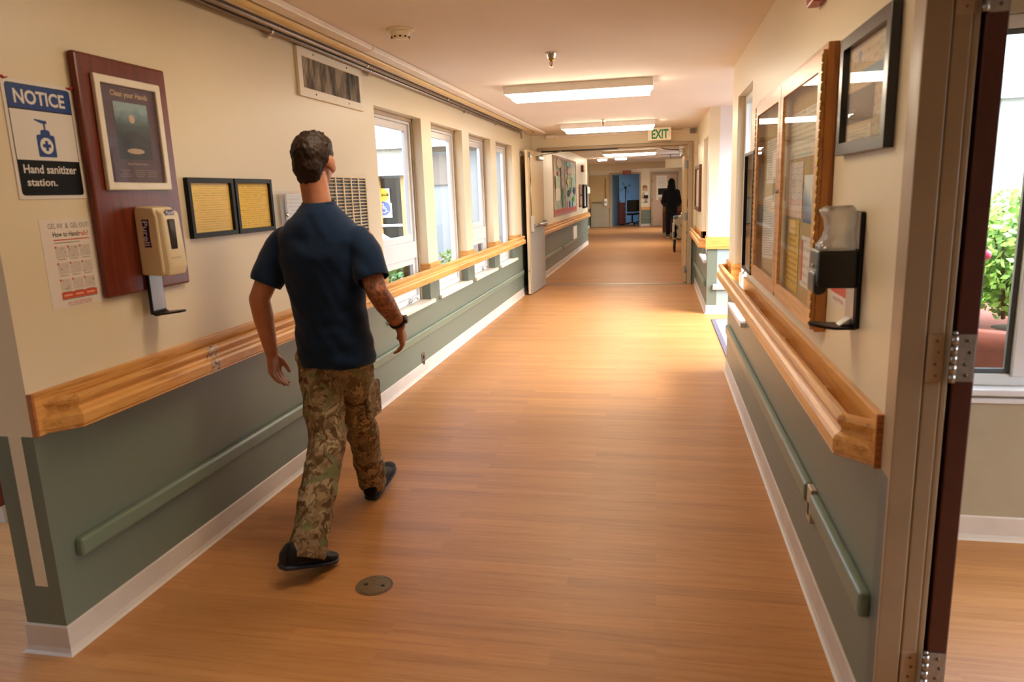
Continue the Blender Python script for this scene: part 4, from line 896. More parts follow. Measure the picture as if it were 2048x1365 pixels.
m1 = q.n('MixShader'); m1.inputs[0].default_value = 0.45; q.l(tr.outputs[0], m1.inputs[1]); q.l(tl.outputs[0], m1.inputs[2])
m2 = q.n('MixShader'); lw = q.n('LayerWeight'); lw.inputs[0].default_value = 0.45; q.l(bp.outputs[0], lw.inputs['Normal']); q.l(q.math('ADD', q.math('MULTIPLY', lw.outputs[0], 0.7), 0.07), m2.inputs[0]); q.l(m1.outputs[0], m2.inputs[1]); q.l(gl.outputs[0], m2.inputs[2])
q.l(m2.outputs[0], q.out.inputs[0]); b.build('gel_pouch', q.m, t)
sheet('pouch_label', (0.5475, 2.255, 1.315), -Y, Z, 0.108, 0.10, 0.0012, plain('cfc8ba', 0.4), t)
sheet('splash_plate', (0.5475, 2.25, 1.10), -Y, Z, 0.09, 0.105, 0.0015, M['silver'], t)
b = MB(); pr = []
for k in range(17):
    a = PI / 2 + PI * k / 16; pr.append((0.50 + 0.066 * math.cos(a), 2.200 + 0.046 * math.sin(a)))
pr = [(0.556, 2.246)] + pr + [(0.556, 2.154)]
b.prism([(x, y, 1.084 + 0.12 * max(0, 0.50 - x)) for x, y in pr], Z * 0.008, 0.002); b.build('drip_tray', M['black'], t)
b = MB(); b.prism([(0.548, 2.18, 1.093), (0.515, 2.18, 1.092), (0.546, 2.18, 1.115)], Y * 0.045, 0.002); b.build('tray_fillet', M['silver'], t)
t = thing('hand_rub_poster', (XR, 2.41, 1.118), 'white paper with an orange band and red print behind the black dispenser', 'paper notice')
sheet('paper_sheet', (XR, 2.52, 1.12), -Y, Z, 0.235, 0.20, 0.0012, plain('ddd2c6', 0.6), t)
sheet('orange_band', (XR - 0.0013, 2.50, 1.152), -Y, Z, 0.195, 0.03, 0.0004, plain('c9502c', 0.6), t)
text('NO EXCEPTIONS', (XR - 0.0013, 2.46, 1.128), -Y, Z, 0.13, 0.012, plain('b5484a', 0.6), t)
t = thing('slim_display', (XR, 4.45, 1.0), 'black framed board on the right wall between the cabinet and the window', 'framed board')
b = MB(); frame4(b, (XR, 4.72, 0.99), -Y, Z, 0.42, 0.70, 0.02, 0.042, 0.003); b.build('frame', M['black'], t)
sheet('board', (XR, 4.705, 1.005), -Y, Z, 0.39, 0.67, 0.010, plain('8f8b84', 0.4), t); sheet('glazing', (XR - 0.03, 4.705, 1.005), -Y, Z, 0.39, 0.67, 0.002, glass_mat('board_glazing', (1, 1, 1), 1.3), t)
tag(MB().tube([(0.545, 4.70, 0.985), (0.535, 4.78, 0.945), (0.532, 4.90, 0.935), (0.54, 5.0, 0.90), (0.555, 5.05, 0.70)], 0.005, 8).build('power_cable', M['white']), 'thin white cord looping down from the black framed board', 'cord')
t = thing('fire_alarm', (XR, 2.85, 2.115), 'red fire alarm box at the top edge above the notice cabinet', 'fire alarm')
MB().box(XR - 0.045, XR, 2.79, 2.91, 2.112, 2.235, 0.008).build('case', plain('9c1f24', 0.35), t); box('strobe', XR - 0.06, XR - 0.044, 2.82, 2.88, 2.165, 2.205, M['white'], t, 0.006)
# right wall before the fire doors
t = thing('framed_picture', (0.575, 10.75, 1.19), 'tall dark wood framed picture on the right wall before the fire doors', 'framed picture')
b = MB(); frame4(b, (0.575, 11.38, 1.17), -Y, Z, 1.18, 0.63, 0.05, 0.035, 0.004); b.build('frame', wood('walnut_frame', '5a3020', '3c1c12', 'Z'), t)
sheet('print', (0.575, 11.34, 1.21), -Y, Z, 1.10, 0.55, 0.012, plain('cbbfa6', 0.5, var=0.2, scale=4), t)
tag(sheet('wall_notice', (0.575, 11.1, 1.93), -Y, Z, 0.26, 0.17, 0.004, plain('efe9dc', 0.4)), 'small plain white card above the dark wood picture', 'card')
q = N('entrance_mat_loops'); n_ = q.noise(q.coord(), 130, 3); q.set(q.ramp(n_, [(0.35, lin('6a6478')), (0.65, lin('8f899c'))]), 0.9); q.bump(n_, 0.4, 0.004)
t = thing('door_mat', (1.0, 7.4, 0), 'purple grey entrance mat in the bright alcove on the right', 'mat')
box('pile', 0.645, 1.36, 6.45, 8.34, 0.001, 0.010, q.m, t, 0.003); b = MB(); frame4(b, (0.605, 6.41, 0.001), X, Y, 0.80, 1.97, 0.042, 0.008, 0.002); b.build('border', plain('55505e', 0.7), t)
# floor clean-out cover
t = thing('floor_cover', (-1.09, 2.408, 0), 'round ribbed bronze floor cover near the feet of the walking man', 'floor cover')
bz = plain('5f4a34', 0.45, 0.1, var=0.1, scale=30)
MB().lathe([(0, 0.0008), (0.064, 0.0008), (0.066, 0.0015), (0.073, 0.0015), (0.0735, 0.0), (0, 0.0)], (-1.09, 2.408, 0.0005), seg=48, smooth=False).build('disc', bz, t)
b = MB()
for k in range(-7, 8):
    y = k * 0.0086; hw = math.sqrt(max(0, 0.0625 ** 2 - y * y)); b.box(-1.09 - hw, -1.09 + hw, 2.408 + y - 0.0028, 2.408 + y + 0.0028, 0.0012, 0.0032)
b.build('ribs', plain('86704e', 0.4, 0.15, var=0.1, scale=30), t)
b = MB()
for sx in (-0.035, 0.035):
    b.lathe([(0.0, 0.0042), (0.007, 0.0042), (0.009, 0.0036), (0.009, 0.001), (0, 0.001)], (-1.09 + sx, 2.408, 0), seg=16)
b.build('screws', M['blackm'], t)

# ------------------------------------------------------------------ beyond the fire doors
t = thing('bulletin_board', (XL, 15.9, 1.03), 'large bulletin board with a red border beyond the open fire door', 'bulletin board')
q = N('crumpled_collage_paper'); P = q.coord('UV'); n_ = q.noise(P, 6, 5, 0.65, 1.2)
q.set(q.ramp(n_, [(0.30, lin('4a6b52')), (0.40, lin('8a9a7c')), (0.48, lin('a9b7a8')), (0.56, lin('b79c80')), (0.64, lin('5f9a98')), (0.74, lin('c9bfae'))]), 0.7)
for y0, y1 in ((13.95, 15.62), (15.70, 17.75)): sheet('backing', (XL + 0.0015, y0, 1.05), Y, Z, y1 - y0, 1.13, 0.006, q.m, t)
rb = plain('b4503c', 0.7, var=0.25, scale=14)
b = MB(); frame4(b, (XL + 0.0015, 13.88, 1.03), Y, Z, 1.79, 1.17, 0.05, 0.012); b.build('border', plain('a8685a', 0.6), t)
b = MB(); frame4(b, (XL + 0.0015, 15.66, 1.03), Y, Z, 2.14, 1.17, 0.04, 0.012); b.build('border', plain('a8685a', 0.6), t)
sheet('red_border_strip', (XL + 0.008, 13.93, 1.06), Y, Z, 1.69, 0.10, 0.004, rb, t); sheet('red_border_strip', (XL + 0.008, 15.70, 1.06), Y, Z, 2.06, 0.09, 0.004, rb, t)
def cut(name, y, z, w, h, c, label, shape='rect', n=14):
    if shape == 'rect': pts = [(0, 0), (w, 0), (w, h), (0, h)]
    elif shape == 'round': pts = [(w / 2 + w / 2 * math.cos(k * 2 * PI / 20), h / 2 + h / 2 * math.sin(k * 2 * PI / 20)) for k in range(20)]
    else: pts = [(w / 2 + w / 2 * (1 if k % 2 == 0 else 0.62) * math.cos(k * PI / n), h / 2 + h / 2 * (1 if k % 2 == 0 else 0.62) * math.sin(k * PI / n)) for k in range(2 * n)]
    random.seed(label); o = flat_shape(name, pts, (XL + 0.0155 + random.random() * 0.012, y, z), Y, Z, 0.003, plain(c, 0.65, var=0.15, scale=8)); tag(o, label, 'paper cut-out', 'cut-outs on the bulletin board')
cut('paper_sheet', 14.1, 1.33, 0.62, 0.24, 'd8cfbf', 'blank white sheet at the lower left of the bulletin board')
cut('paper_sheet', 14.05, 1.57, 0.7, 0.24, 'aab89a', 'pale green sheet above the white sheet on the bulletin board')
cut('paper_tree', 14.95, 1.13, 0.5, 0.52, '3f7d56', 'dark green paper tree on the left bulletin panel', 'star', 6)
cut('paper_figure', 14.3, 1.815, 0.5, 0.10, 'c98a66', 'orange brown paper shape on the left bulletin panel', 'star', 5)
cut('paper_strip', 14.9, 1.55, 0.16, 0.44, 'b88a86', 'pink upright paper strip on the left bulletin panel')
cut('paper_cloud', 14.2, 1.93, 0.9, 0.26, 'c9b08c', 'tan paper cloud at the top of the left bulletin panel', 'star', 9)
cut('paper_cloud', 15.8, 1.85, 1.1, 0.2, 'b99c84', 'tan paper cloud at the top of the right bulletin panel', 'star', 9)
cut('paper_fish', 15.85, 2.02, 0.9, 0.13, '5aa0a0', 'teal paper shape at the top of the right bulletin panel', 'round')
cut('paper_figure', 15.85, 1.58, 0.42, 0.28, 'e0c23c', 'yellow paper figure on the right bulletin panel', 'star', 4)
cut('paper_flower', 15.95, 1.37, 0.5, 0.18, '16164a', 'dark blue paper flower, left of the pair on the bulletin board', 'star', 8)
cut('paper_flower', 17.0, 1.42, 0.62, 0.2, '1a1658', 'dark blue paper flower, right of the pair on the bulletin board', 'star', 8)
cut('paper_flower', 16.45, 1.45, 0.4, 0.17, '2f9a4a', 'bright green paper flower between the dark blue flowers', 'star', 8)
cut('paper_flower', 16.9, 1.25, 0.46, 0.16, '38a844', 'bright green paper flower below the dark blue flowers', 'star', 8)
cut('paper_card', 16.75, 1.62, 0.6, 0.2, '7ca08a', 'green picture card on the right bulletin panel')
cut('paper_strip', 15.9, 1.14, 0.28, 0.16, 'b88aa0', 'pink paper strip low on the right bulletin panel')
cut('paper_strip', 16.35, 1.15, 0.28, 0.15, '6aa0bc', 'blue paper strip low on the right bulletin panel, nearer one')
cut('paper_strip', 16.9, 1.15, 0.34, 0.13, '82b0c4', 'blue paper strip low on the right bulletin panel, farther one')
t = thing('wall_plaque', (XL, 18.85, 1.12), 'arched brown wooden plaque beyond the bulletin board', 'plaque')
pts = [(0, 0), (0.55, 0), (0.55, 0.50)] + [(0.275 + 0.275 * math.cos(k * PI / 8), 0.50 + 0.08 * math.sin(k * PI / 8)) for k in range(1, 8)] + [(0, 0.50)]
flat_shape('board', pts, (XL, 18.45, 1.10), Y, Z, 0.03, wood('plaque_wood', '8a5630', '5f3618', 'Z'), t); box('clip', XL + 0.03, XL + 0.05, 18.6, 18.85, 1.38, 1.42, M['blackm'], t); sheet('card', (XL + 0.031, 18.5, 1.15), Y, Z, 0.45, 0.2, 0.003, plain('b08a6c', 0.6), t)
t = thing('framed_picture', (XL, 19.8, 1.05), 'black framed picture on the far left wall past the wooden plaque', 'framed picture')
b = MB(); frame4(b, (XL, 19.3, 1.05), Y, Z, 0.85, 0.62, 0.05, 0.06, 0.004); b.build('frame', M['black'], t); sheet('print', (XL + 0.01, 19.33, 1.08), Y, Z, 0.79, 0.56, 0.01, plain('b9bcc0', 0.3, var=0.1), t)
t = thing('fire_alarm', (XL, 19.4, 2.0), 'small red fire alarm high on the far left wall', 'fire alarm'); box('case', XL, XL + 0.06, 19.1, 19.35, 1.99, 2.16, plain('7c2a22', 0.4), t, 0.01); box('strobe', XL + 0.06, XL + 0.075, 19.17, 19.28, 2.04, 2.1, M['white'], t)
t = thing('paper_towel_dispenser', (-2.0, 21.4, 1.4), 'white rounded towel dispenser on the far left corner', 'dispenser')
MB().box(-2.15, -1.93, 21.0, 21.3, 1.40, 1.62, 0.06, 4).build('case', plain('e2dccb', 0.4), t); box('wall_post', -2.78, -2.12, 21.1, 21.2, 1.48, 1.54, plain('e2dccb', 0.4), t)
t = thing('wall_card', (XL, 20.4, 1.1), 'brown card beside the black framed picture on the far left wall', 'card'); sheet('card', (XL, 20.25, 1.18), Y, Z, 0.3, 0.2, 0.008, plain('8f5f48', 0.6), t); sheet('card_print', (XL + 0.008, 20.28, 1.21), Y, Z, 0.24, 0.10, 0.002, plain('c9b39a', 0.6), t)
# end wall
t = thing('wall_plaque', (-0.52, 30.1, 1.45), 'brown wooden plaque above the dispenser on the end wall', 'plaque')
pts = [(0, 0), (0.18, 0), (0.18, 0.16)] + [(0.09 + 0.09 * math.cos(k * PI / 8), 0.16 + 0.05 * math.sin(k * PI / 8)) for k in range(1, 8)] + [(0, 0.16)]
flat_shape('board', pts, (-0.61, 30.1, 1.44), X, Z, 0.02, wood('plaque_wood_small', '96602f', '6b3f1c', 'Z'), t); sheet('card', (-0.58, 30.079, 1.46), X, Z, 0.12, 0.07, 0.003, plain('c9a888', 0.6), t)
t = thing('soap_dispenser', (-0.48, 30.1, 0.96), 'tiny black and white dispenser on the end wall between two doors', 'dispenser')
box('pouch', -0.55, -0.41, 30.0, 30.1, 1.24, 1.38, plain('d9d4c8', 0.3), t, 0.02); box('body', -0.565, -0.395, 29.97, 30.1, 1.12, 1.25, M['black'], t, 0.015); box('splash_plate', -0.52, -0.43, 30.08, 30.1, 1.0, 1.12, M['silver'], t); box('drip_tray', -0.54, -0.41, 29.98, 30.1, 0.96, 0.99, M['black'], t, 0.006)
t = thing('hanging_sign', (-1.24, 29.9, 2.07), 'small dark red sign hanging above the blue doorway at the far end', 'sign'); MB().box(-1.40, -1.07, 29.88, 29.91, 2.09, 2.245, 0.004).build('panel', plain('7a2c22', 0.5), t)
sheet('sign_print', (-1.37, 29.879, 2.105), X, Z, 0.27, 0.12, 0.002, paper('sign_lines', '7a2c22', 'c98a70', 3, 2, 0.7, 0.05), t)
b = MB(); b.tube([(-1.35, 29.895, 2.24), (-1.35, 29.895, ZC)], 0.006, 6); b.tube([(-1.12, 29.895, 2.24), (-1.12, 29.895, ZC)], 0.006, 6); b.build('hanger', M['galv'], t)
tag(sheet('paper_notice', (-0.07, 30.028, 1.05), X, Z, 0.42, 0.95, 0.002, paper('door_notice', 'ded6c4', '8a8274', 16, 17, 0.6, 0.1)), 'large white paper taped to the beige door at the far end', 'paper notice')
t = thing('air_unit', (0.6, 20.2, 2.03), 'beige boxy unit hung under the ceiling beyond the right fire door', 'air unit'); MB().box(0.18, 1.2, 20.0, 20.5, 2.04, 2.26, 0.02).build('case', plain('c9b48e', 0.5), t); box('hanger', 0.3, 0.33, 20.2, 20.23, 2.26, ZC, M['galv'], t); box('hanger', 1.0, 1.03, 20.2, 20.23, 2.26, ZC, M['galv'], t)
t = thing('security_dome', (0.36, 12.0, 2.1), 'small white dome device hanging beside the right fire door top', 'ceiling dome')
box('bracket', 0.33, 0.39, 11.76, 11.95, 2.10, 2.14, M['white'], t, 0.006); MB().lathe([(0, 0), (0.05, 0), (0.05, -0.05), (0.036, -0.055), (0.03, -0.085), (0, -0.10)], (0.36, 11.90, 2.10), seg=20).build('dome', plain('d9d4cc', 0.25), t)
# reception desk, visitor chair
t = thing('reception_desk', (0.72, 24.0, 0), 'dark red reception desk beyond the fire doors, in front of the black-clad person', 'desk')
box('front_panel', 0.16, 1.32, 23.7, 23.75, 0.10, 1.0, M['mahog'], t); box('side_panel', 0.14, 0.18, 23.7, 24.5, 0.10, 1.0, plain('b99b80', 0.5), t); box('plinth', 0.16, 1.32, 23.72, 24.5, 0.0, 0.10, M['base'], t)
box('counter', 0.05, 1.34, 23.6, 24.6, 1.08, 1.13, plain('c0a088', 0.4), t, 0.006); box('upper_panel', 0.16, 1.32, 23.69, 23.74, 0.78, 1.08, wood('desk_oak', '9c6230', '75431c', 'X'), t)
t = thing('monitor', (0.15, 24.0, 1.13), 'black monitor standing on the far reception desk counter', 'monitor'); box('screen', 0.0, 0.42, 24.0, 24.04, 1.30, 1.50, M['black'], t, 0.006); box('stand', 0.16, 0.20, 24.01, 24.04, 1.13, 1.32, M['black'], t); box('foot', 0.06, 0.3, 23.95, 24.12, 1.13, 1.145, M['black'], t)
tag(box('desk_tray', 0.02, 0.30, 23.75, 23.95, 1.13, 1.20, M['white'], None, 0.01), 'white tray on the reception counter below the monitor', 'tray')
t = thing('armchair', (0.75, 17.8, 0), 'armchair in white fabric with grey dots just beyond the right fire door', 'chair')
q = N('dotted_upholstery'); P = q.coord(); vor = q.n('TexVoronoi'); vor.feature = 'F1'; vor.inputs['Scale'].default_value = 5.2; vor.inputs['Randomness'].default_value = 0.55; q.l(P, vor.inputs['Vector'])
q.set(q.ramp(vor.outputs['Distance'], [(0.0, lin('56646e')), (0.36, lin('66747e')), (0.41, lin('c4c0b4')), (1.0, lin('c4c0b4'))]), 0.8); dots = q.m
for x0, x1 in ((0.345, 0.46), (0.98, 1.095)): box('arm', x0, x1, 17.42, 18.12, 0.30, 0.68, dots, t, 0.03, 3)
box('backrest', 0.35, 1.09, 17.42, 17.58, 0.30, 0.86, dots, t, 0.04, 3); box('seat', 0.45, 0.99, 17.55, 18.12, 0.28, 0.48, dots, t, 0.03, 3)
for x in (0.39, 1.05):
    for y in (17.48, 18.05): MB().tube([(x, y, 0.30), (x, y, 0.0)], [0.034, 0.022], 8).build('leg', plain('2b1a14', 0.4), t)
b = MB(); b.ball((0.62, 17.50, 0.93), (0.075, 0.05, 0.07), 12); b.ball((0.57, 17.50, 0.905), (0.05, 0.045, 0.045), 12); b.ball((0.64, 17.50, 1.0), (0.045, 0.04, 0.06), 12)
tag(b.build('white_bag', plain('e2e0dc', 0.5)), 'crumpled white bag on the back of the dotted armchair', 'bag')
# room seen through the blue doorway
t = thing('cabinet', (-1.53, 31.6, 0), 'dark red wooden cabinet inside the far blue room', 'cabinet'); box('body', -1.69, -1.37, 31.5, 32.0, 0.06, 0.96, M['mahog'], t, 0.005); box('plinth', -1.67, -1.39, 31.52, 32.0, 0, 0.06, M['blackm'], t)
b = MB()
for z in (0.3, 0.55, 0.8): b.box(-1.40, -1.37, 31.49, 31.5, z, z + 0.03)
b.build('handles', M['silver'], t)
def office_chair(x, y, label):
    t = thing('office_chair', (x, y, 0), label, 'chair', 'black chairs in the far blue room')
    box('backrest', x - 0.22, x + 0.22, y - 0.26, y - 0.20, 0.56, 1.05, M['black'], t, 0.03, 3); box('seat', x - 0.23, x + 0.23, y - 0.22, y + 0.24, 0.42, 0.50, M['black'], t, 0.03, 3)
    MB().tube([(x, y, 0.42), (x, y, 0.10)], 0.03, 8).build('column', M['blackm'], t)
    for k in range(5):
        a = k * 2 * PI / 5; MB().tube([(x, y, 0.12), (x + 0.26 * math.cos(a), y + 0.26 * math.sin(a), 0.05), (x + 0.27 * math.cos(a), y + 0.27 * math.sin(a), 0.0)], 0.022, 6).build('leg', M['blackm'], t)
office_chair(-1.08, 31.55, 'black office chair in the far blue room, next to the cabinet'); office_chair(-0.78, 32.35, 'black office chair in the far blue room, right one by the door jamb')
t = thing('pedestal_fan', (-1.4, 32.9, 1.4), 'dark standing fan inside the far blue room', 'fan')
b = MB()
for k in range(4):
    a = k * PI / 2 + 0.5; b.prism([(-1.42, 32.6, 1.58), (-1.42 + 0.26 * math.cos(a - 0.25), 32.6, 1.58 + 0.26 * math.sin(a - 0.25)), (-1.42 + 0.26 * math.cos(a + 0.25), 32.6, 1.58 + 0.26 * math.sin(a + 0.25))], (0, 0.012, 0))
b.build('blades', plain('4a5a60', 0.4), t); MB().lathe([(0, 0), (0.06, 0), (0.06, 0.08), (0, 0.08)], (-1.42, 32.58, 1.58), (0, 1, 0), 14).build('hub', M['blackm'], t); MB().tube([(-1.42, 32.65, 1.58), (-1.42, 32.65, 0.05)], 0.018, 8).build('pole', M['blackm'], t); MB().lathe([(0, 0), (0.18, 0), (0.18, 0.03), (0, 0.05)], (-1.42, 32.65, 0), seg=18).build('foot', M['blackm'], t)
# left hall
t = thing('cabinet', (-3.36, 2.9, 0), 'dark red wooden cabinet at the far left edge of the photo', 'cabinet'); box('body', -3.6, -3.13, 2.69, 3.1, 0.09, 1.0, M['mahog'], t, 0.004); box('plinth', -3.58, -3.135, 2.70, 3.1, 0.0, 0.09, M['base'], t); box('door', -3.58, -3.375, 2.672, 2.69, 0.12, 0.97, M['mahog'], t, 0.003); box('door', -3.365, -3.16, 2.672, 2.69, 0.12, 0.97, M['mahog'], t, 0.003)

# ------------------------------------------------------------------ outdoors
def slab(name, x0, x1, y0, y1, mat): return struct(box(name, x0, x1, y0, y1, -0.3, -0.06, mat))
conc = plain('85827b', 0.8, var=0.06, scale=2)
slab('ground_left', -30, -2.13, 3.95, 45, conc); slab('ground_right', 0.655, 30, 3.25, 5.85, conc); slab('ground_right_far', 1.58, 30, 5.85, 11.6, conc)
slab('ground_west', -30, -6.15, -10, 3.95, conc); slab('ground_east', 3.55, 30, -10, 3.25, conc)
# wing across the left courtyard
stucco = plain('7d8486', 0.85, var=0.04, scale=40)
t = thing('courtyard_wing', (-6, 14, 0), 'pale building wing across the courtyard seen through the left windows', 'building')
b = MB(); b.box(-4.72, -2.2, 14.0, 14.2, -0.06, 2.35); b.build('stucco_wall', stucco, t)
q = N('grooved_wood_siding'); u, v, _ = q.sep(q.coord()); st = q.math('FRACT', q.math('MULTIPLY', u, 9.0)); q.set(q.mix(q.math('LESS_THAN', st, 0.12), '6e6454', '484034'), 0.7)
box('siding_wall', -12, -4.72, 15.2, 15.4, -0.06, 2.3, q.m, t)
box('fascia', -12, -4.60, 13.8, 13.9, 1.97, 2.44, plain('8f8c80', 0.7), t); box('gutter', -12, -4.60, 13.72, 13.80, 1.93, 2.02, plain('a8b0b6', 0.5), t)
box('roof', -12, -2.2, 13.7, 17, 2.44, 2.5, plain('8f8f8a', 0.8), t); box('shutter_panel', -4.42, -4.05, 13.96, 14.0, 1.72, 2.30, plain('6f675e', 0.7), t)
b = MB(); frame4(b, (-5.95, 14.02, -0.05), X, Z, 1.15, 2.0, 0.06, 0.05); b.build('glazed_door_frame', plain('5e7076', 0.4), t)
sheet('door_pane', (-5.9, 14.0, 0), X, Z, 1.05, 1.9, 0.006, glass_mat('tinted_door_glass', (0.45, 0.55, 0.58), 1.0), t)
for x in (-5.52, -4.98): box('timber_post', x - 0.045, x + 0.045, 13.84, 13.93, -0.06, 1.97, wood('cedar_post', 'a8814f', '7d5c34', 'Z', 0.6), t)
box('rail_beam', -5.5, -4.98, 13.86, 13.91, 0.93, 0.98, plain('d6dadb', 0.5), t)
def disc(r, n=28): return [(r * math.cos(k * 2 * PI / n), r * math.sin(k * 2 * PI / n)) for k in range(n)]
t = thing('door_sticker', (-5.46, 13.98, 1.4), 'yellow round caution sticker on the courtyard door', 'sticker')
sheet('card', (-5.62, 13.96, 1.41), X, Z, 0.31, 0.28, 0.002, M['white'], t); flat_shape('yellow_disc', disc(0.135), (-5.463, 13.956, 1.56), X, Z, 0.002, plain('d9b82a', 0.5), t)
flat_shape('black_band', [(-0.13, -0.02), (0.13, -0.02), (0.13, 0.03), (-0.13, 0.03)], (-5.463, 13.953, 1.56), X, Z, 0.002, INK, t); text('CAUTION', (-5.57, 13.95, 1.55), X, Z, 0.21, 0.032, plain('d9b82a', 0.5), t)
t = thing('door_sticker', (-5.45, 13.98, 1.15), 'blue wheelchair access sticker below the yellow one on the courtyard door', 'sticker')
sheet('card', (-5.62, 13.96, 1.11), X, Z, 0.34, 0.29, 0.002, M['white'], t); BL = plain('3f55a8', 0.5); flat_shape('blue_disc', disc(0.14), (-5.45, 13.956, 1.295), X, Z, 0.002, BL, t)
b = MB(); o = Vector((-5.45, 13.951, 1.295))
def seg2(pts, r): b.tube([o + X * a + Z * c for a, c in pts], r, 6)
b.ball(o + X * -0.012 + Z * 0.082, 0.016, 10); seg2([(-0.012, 0.062), (-0.008, -0.005), (0.04, -0.005), (0.066, -0.065), (0.088, -0.058)], 0.0085); seg2([(-0.012, 0.03), (0.035, 0.028)], 0.007)
seg2([(-0.028 + 0.066 * math.cos(rad(a)) + 0.018, -0.028 + 0.062 * math.sin(rad(a))) for a in range(110, 340, 15)], 0.008); b.build('wheelchair_symbol', M['white'], t)
t = thing('bollard', (-5.35, 13.3, -0.06), 'white capped bollard outside the first window', 'bollard'); box('post', -5.45, -5.2, 13.2, 13.45, -0.06, 0.60, M['white'], t); box('band', -5.47, -5.18, 13.18, 13.47, 0.60, 0.70, plain('3a4048', 0.4), t)
MB().prism([(-5.5, 13.15, 0.70), (-5.15, 13.15, 0.70), (-5.15, 13.5, 0.70), (-5.5, 13.5, 0.70)], Z * 0.02).build('cap', M['white'], t); MB().lathe([(0.22, 0), (0, 0.14)], (-5.325, 13.325, 0.72), seg=4, smooth=False).build('cap_top', M['white'], t)
def leafmat(a, c): 
    q = N('leaf_' + a); n_ = q.noise(q.coord(), 6, 3); q.set(q.ramp(n_, [(0.3, lin(a)), (0.7, lin(c))]), 0.5)
    q.p.inputs['Subsurface Weight'].default_value = 0.0; return q.m
def shrub(c, r, n, size, mats, label, seed, flowers=0, stem=True, cat='shrub'):
    random.seed(seed); c = Vector(c); t = thing('shrub', (c.x, c.y, c.z), label, cat)
    b = MB()
    for k in range(n):
        d = Vector((random.gauss(0, 1), random.gauss(0, 1), random.gauss(0, 1))).normalized() * (random.random() ** 0.4)
        p = c + Vector((d.x * r[0], d.y * r[1], r[2] + d.z * r[2])); a = Vector((random.gauss(0, 1), random.gauss(0, 1), random.gauss(0.3, 0.7))).normalized(); w = a.orthogonal().normalized() * size * 0.32
        s = size * random.uniform(0.7, 1.3); b.mat(k % len(mats)); b.poly([p, p + a * s * 0.5 + w, p + a * s, p + a * s * 0.5 - w])
    f = b.build('foliage', mats, t, recalc=False); f['kind'] = 'stuff'
    if stem:
        b = MB()
        for k in range(6): b.tube([c + Vector((random.uniform(-.3, .3) * r[0], random.uniform(-.3, .3) * r[1], 0)), c + Vector((random.uniform(-.7, .7) * r[0], random.uniform(-.7, .7) * r[1], r[2] * 1.3))], [0.012, 0.004], 5)
        b.build('stems', plain('5c4a34', 0.8), t)
    if flowers:
        b = MB()
        for k in range(flowers): b.ball(c + Vector((random.uniform(-.8, .8) * r[0], -r[1] * 0.9, r[2] * random.uniform(0.3, 1.2))), 0.025, 8)
        b.build('flowers', plain('c03a5c', 0.5), t)
    return t
gm = [leafmat('2f5a28', '5c8a44'), leafmat('3f7034', '79a85c')]
shrub((-3.0, 7.9, -0.06), (0.62, 0.45, 0.42), 2200, 0.07, gm, 'green bush outside the bottom pane of the first window', 3)
shrub((-2.75, 9.7, -0.06), (0.36, 0.4, 0.42), 1200, 0.07, gm, 'green bush outside the second window', 4)
shrub((-2.55, 11.6, -0.06), (0.3, 0.4, 0.32), 900, 0.06, gm, 'small green bush outside the third window', 5)
# garden outside the side room
t = thing('planter', (1.9, 4.15, -0.06), 'large terracotta planter outside the side room window', 'planter')
MB().lathe([(0, 0.02), (0.40, 0.02), (0.44, 0.05), (0.50, 0.70), (0.53, 0.72), (0.53, 0.80), (0.49, 0.81), (0.47, 0.76), (0, 0.74)], (1.92, 4.3, -0.06), seg=40).build('pot', plain('8a4f42', 0.7, var=0.1), t)
MB().lathe([(0, 0.745), (0.465, 0.745), (0.465, 0.72), (0, 0.72)], (1.92, 4.3, -0.06), seg=30).build('soil', plain('4a3a2a', 0.9), t)
lg_ = [leafmat('6f9a3c', 'a8cc60'), leafmat('4f8a34', '8cb850')]
shrub((1.92, 4.3, 0.755), (0.48, 0.40, 0.34), 5000, 0.05, lg_, 'leafy green plant with pink flowers in the terracotta planter', 7, 5)
shrub((2.45, 5.25, -0.06), (0.65, 0.30, 0.72), 5000, 0.06, lg_, 'tall bright green shrub behind the terracotta planter', 8)
t = thing('garden_wall', (2.5, 5.7, -0.06), 'white stucco wall outside the side room window', 'wall'); box('stucco', 0.66, 6.0, 5.70, 5.84, -0.06, 2.2, plain('b4b8ba', 0.9, var=0.05, scale=60), t); box('coping_band', 0.66, 6.0, 5.64, 5.70, 2.02, 2.16, plain('aebac8', 0.7), t)
# ------------------------------------------------------------------ people
def remesh(mb, name, mat, parent, voxel=0.008, smooth=6, wrinkle=None, cut=None, factor=0.5):
    """fuse the overlapping pieces of mb into one continuous skin"""
    me = bpy.data.meshes.new('tmp'); bmesh.ops.recalc_face_normals(mb.bm, faces=mb.bm.faces[:]); mb.bm.to_mesh(me); mb.bm.free()
    ob = bpy.data.objects.new('tmp', me); COL.objects.link(ob)
    r = ob.modifiers.new('r', 'REMESH'); r.mode = 'VOXEL'; r.voxel_size = voxel; r.use_smooth_shade = True
    if smooth:
        k = ob.modifiers.new('s', 'SMOOTH'); k.factor = factor; k.iterations = smooth
    dg = bpy.context.evaluated_depsgraph_get(); m2 = bpy.data.meshes.new_from_object(ob.evaluated_get(dg)); bpy.data.objects.remove(ob); bpy.data.meshes.remove(me)
    b = MB(); b.bm.free(); b.bm = bmesh.new(); b.bm.from_mesh(m2); bpy.data.meshes.remove(m2); b.uv = b.bm.loops.layers.uv.new('UVMap')
    if wrinkle:
        b.bm.normal_update()
        for v in b.bm.verts: v.co += v.normal * wrinkle(v.co)
    if cut: cut(b.bm)
    for f in b.bm.faces: f.smooth = True; f.material_index = 0
    return b.build(name, mat, parent, recalc=False)
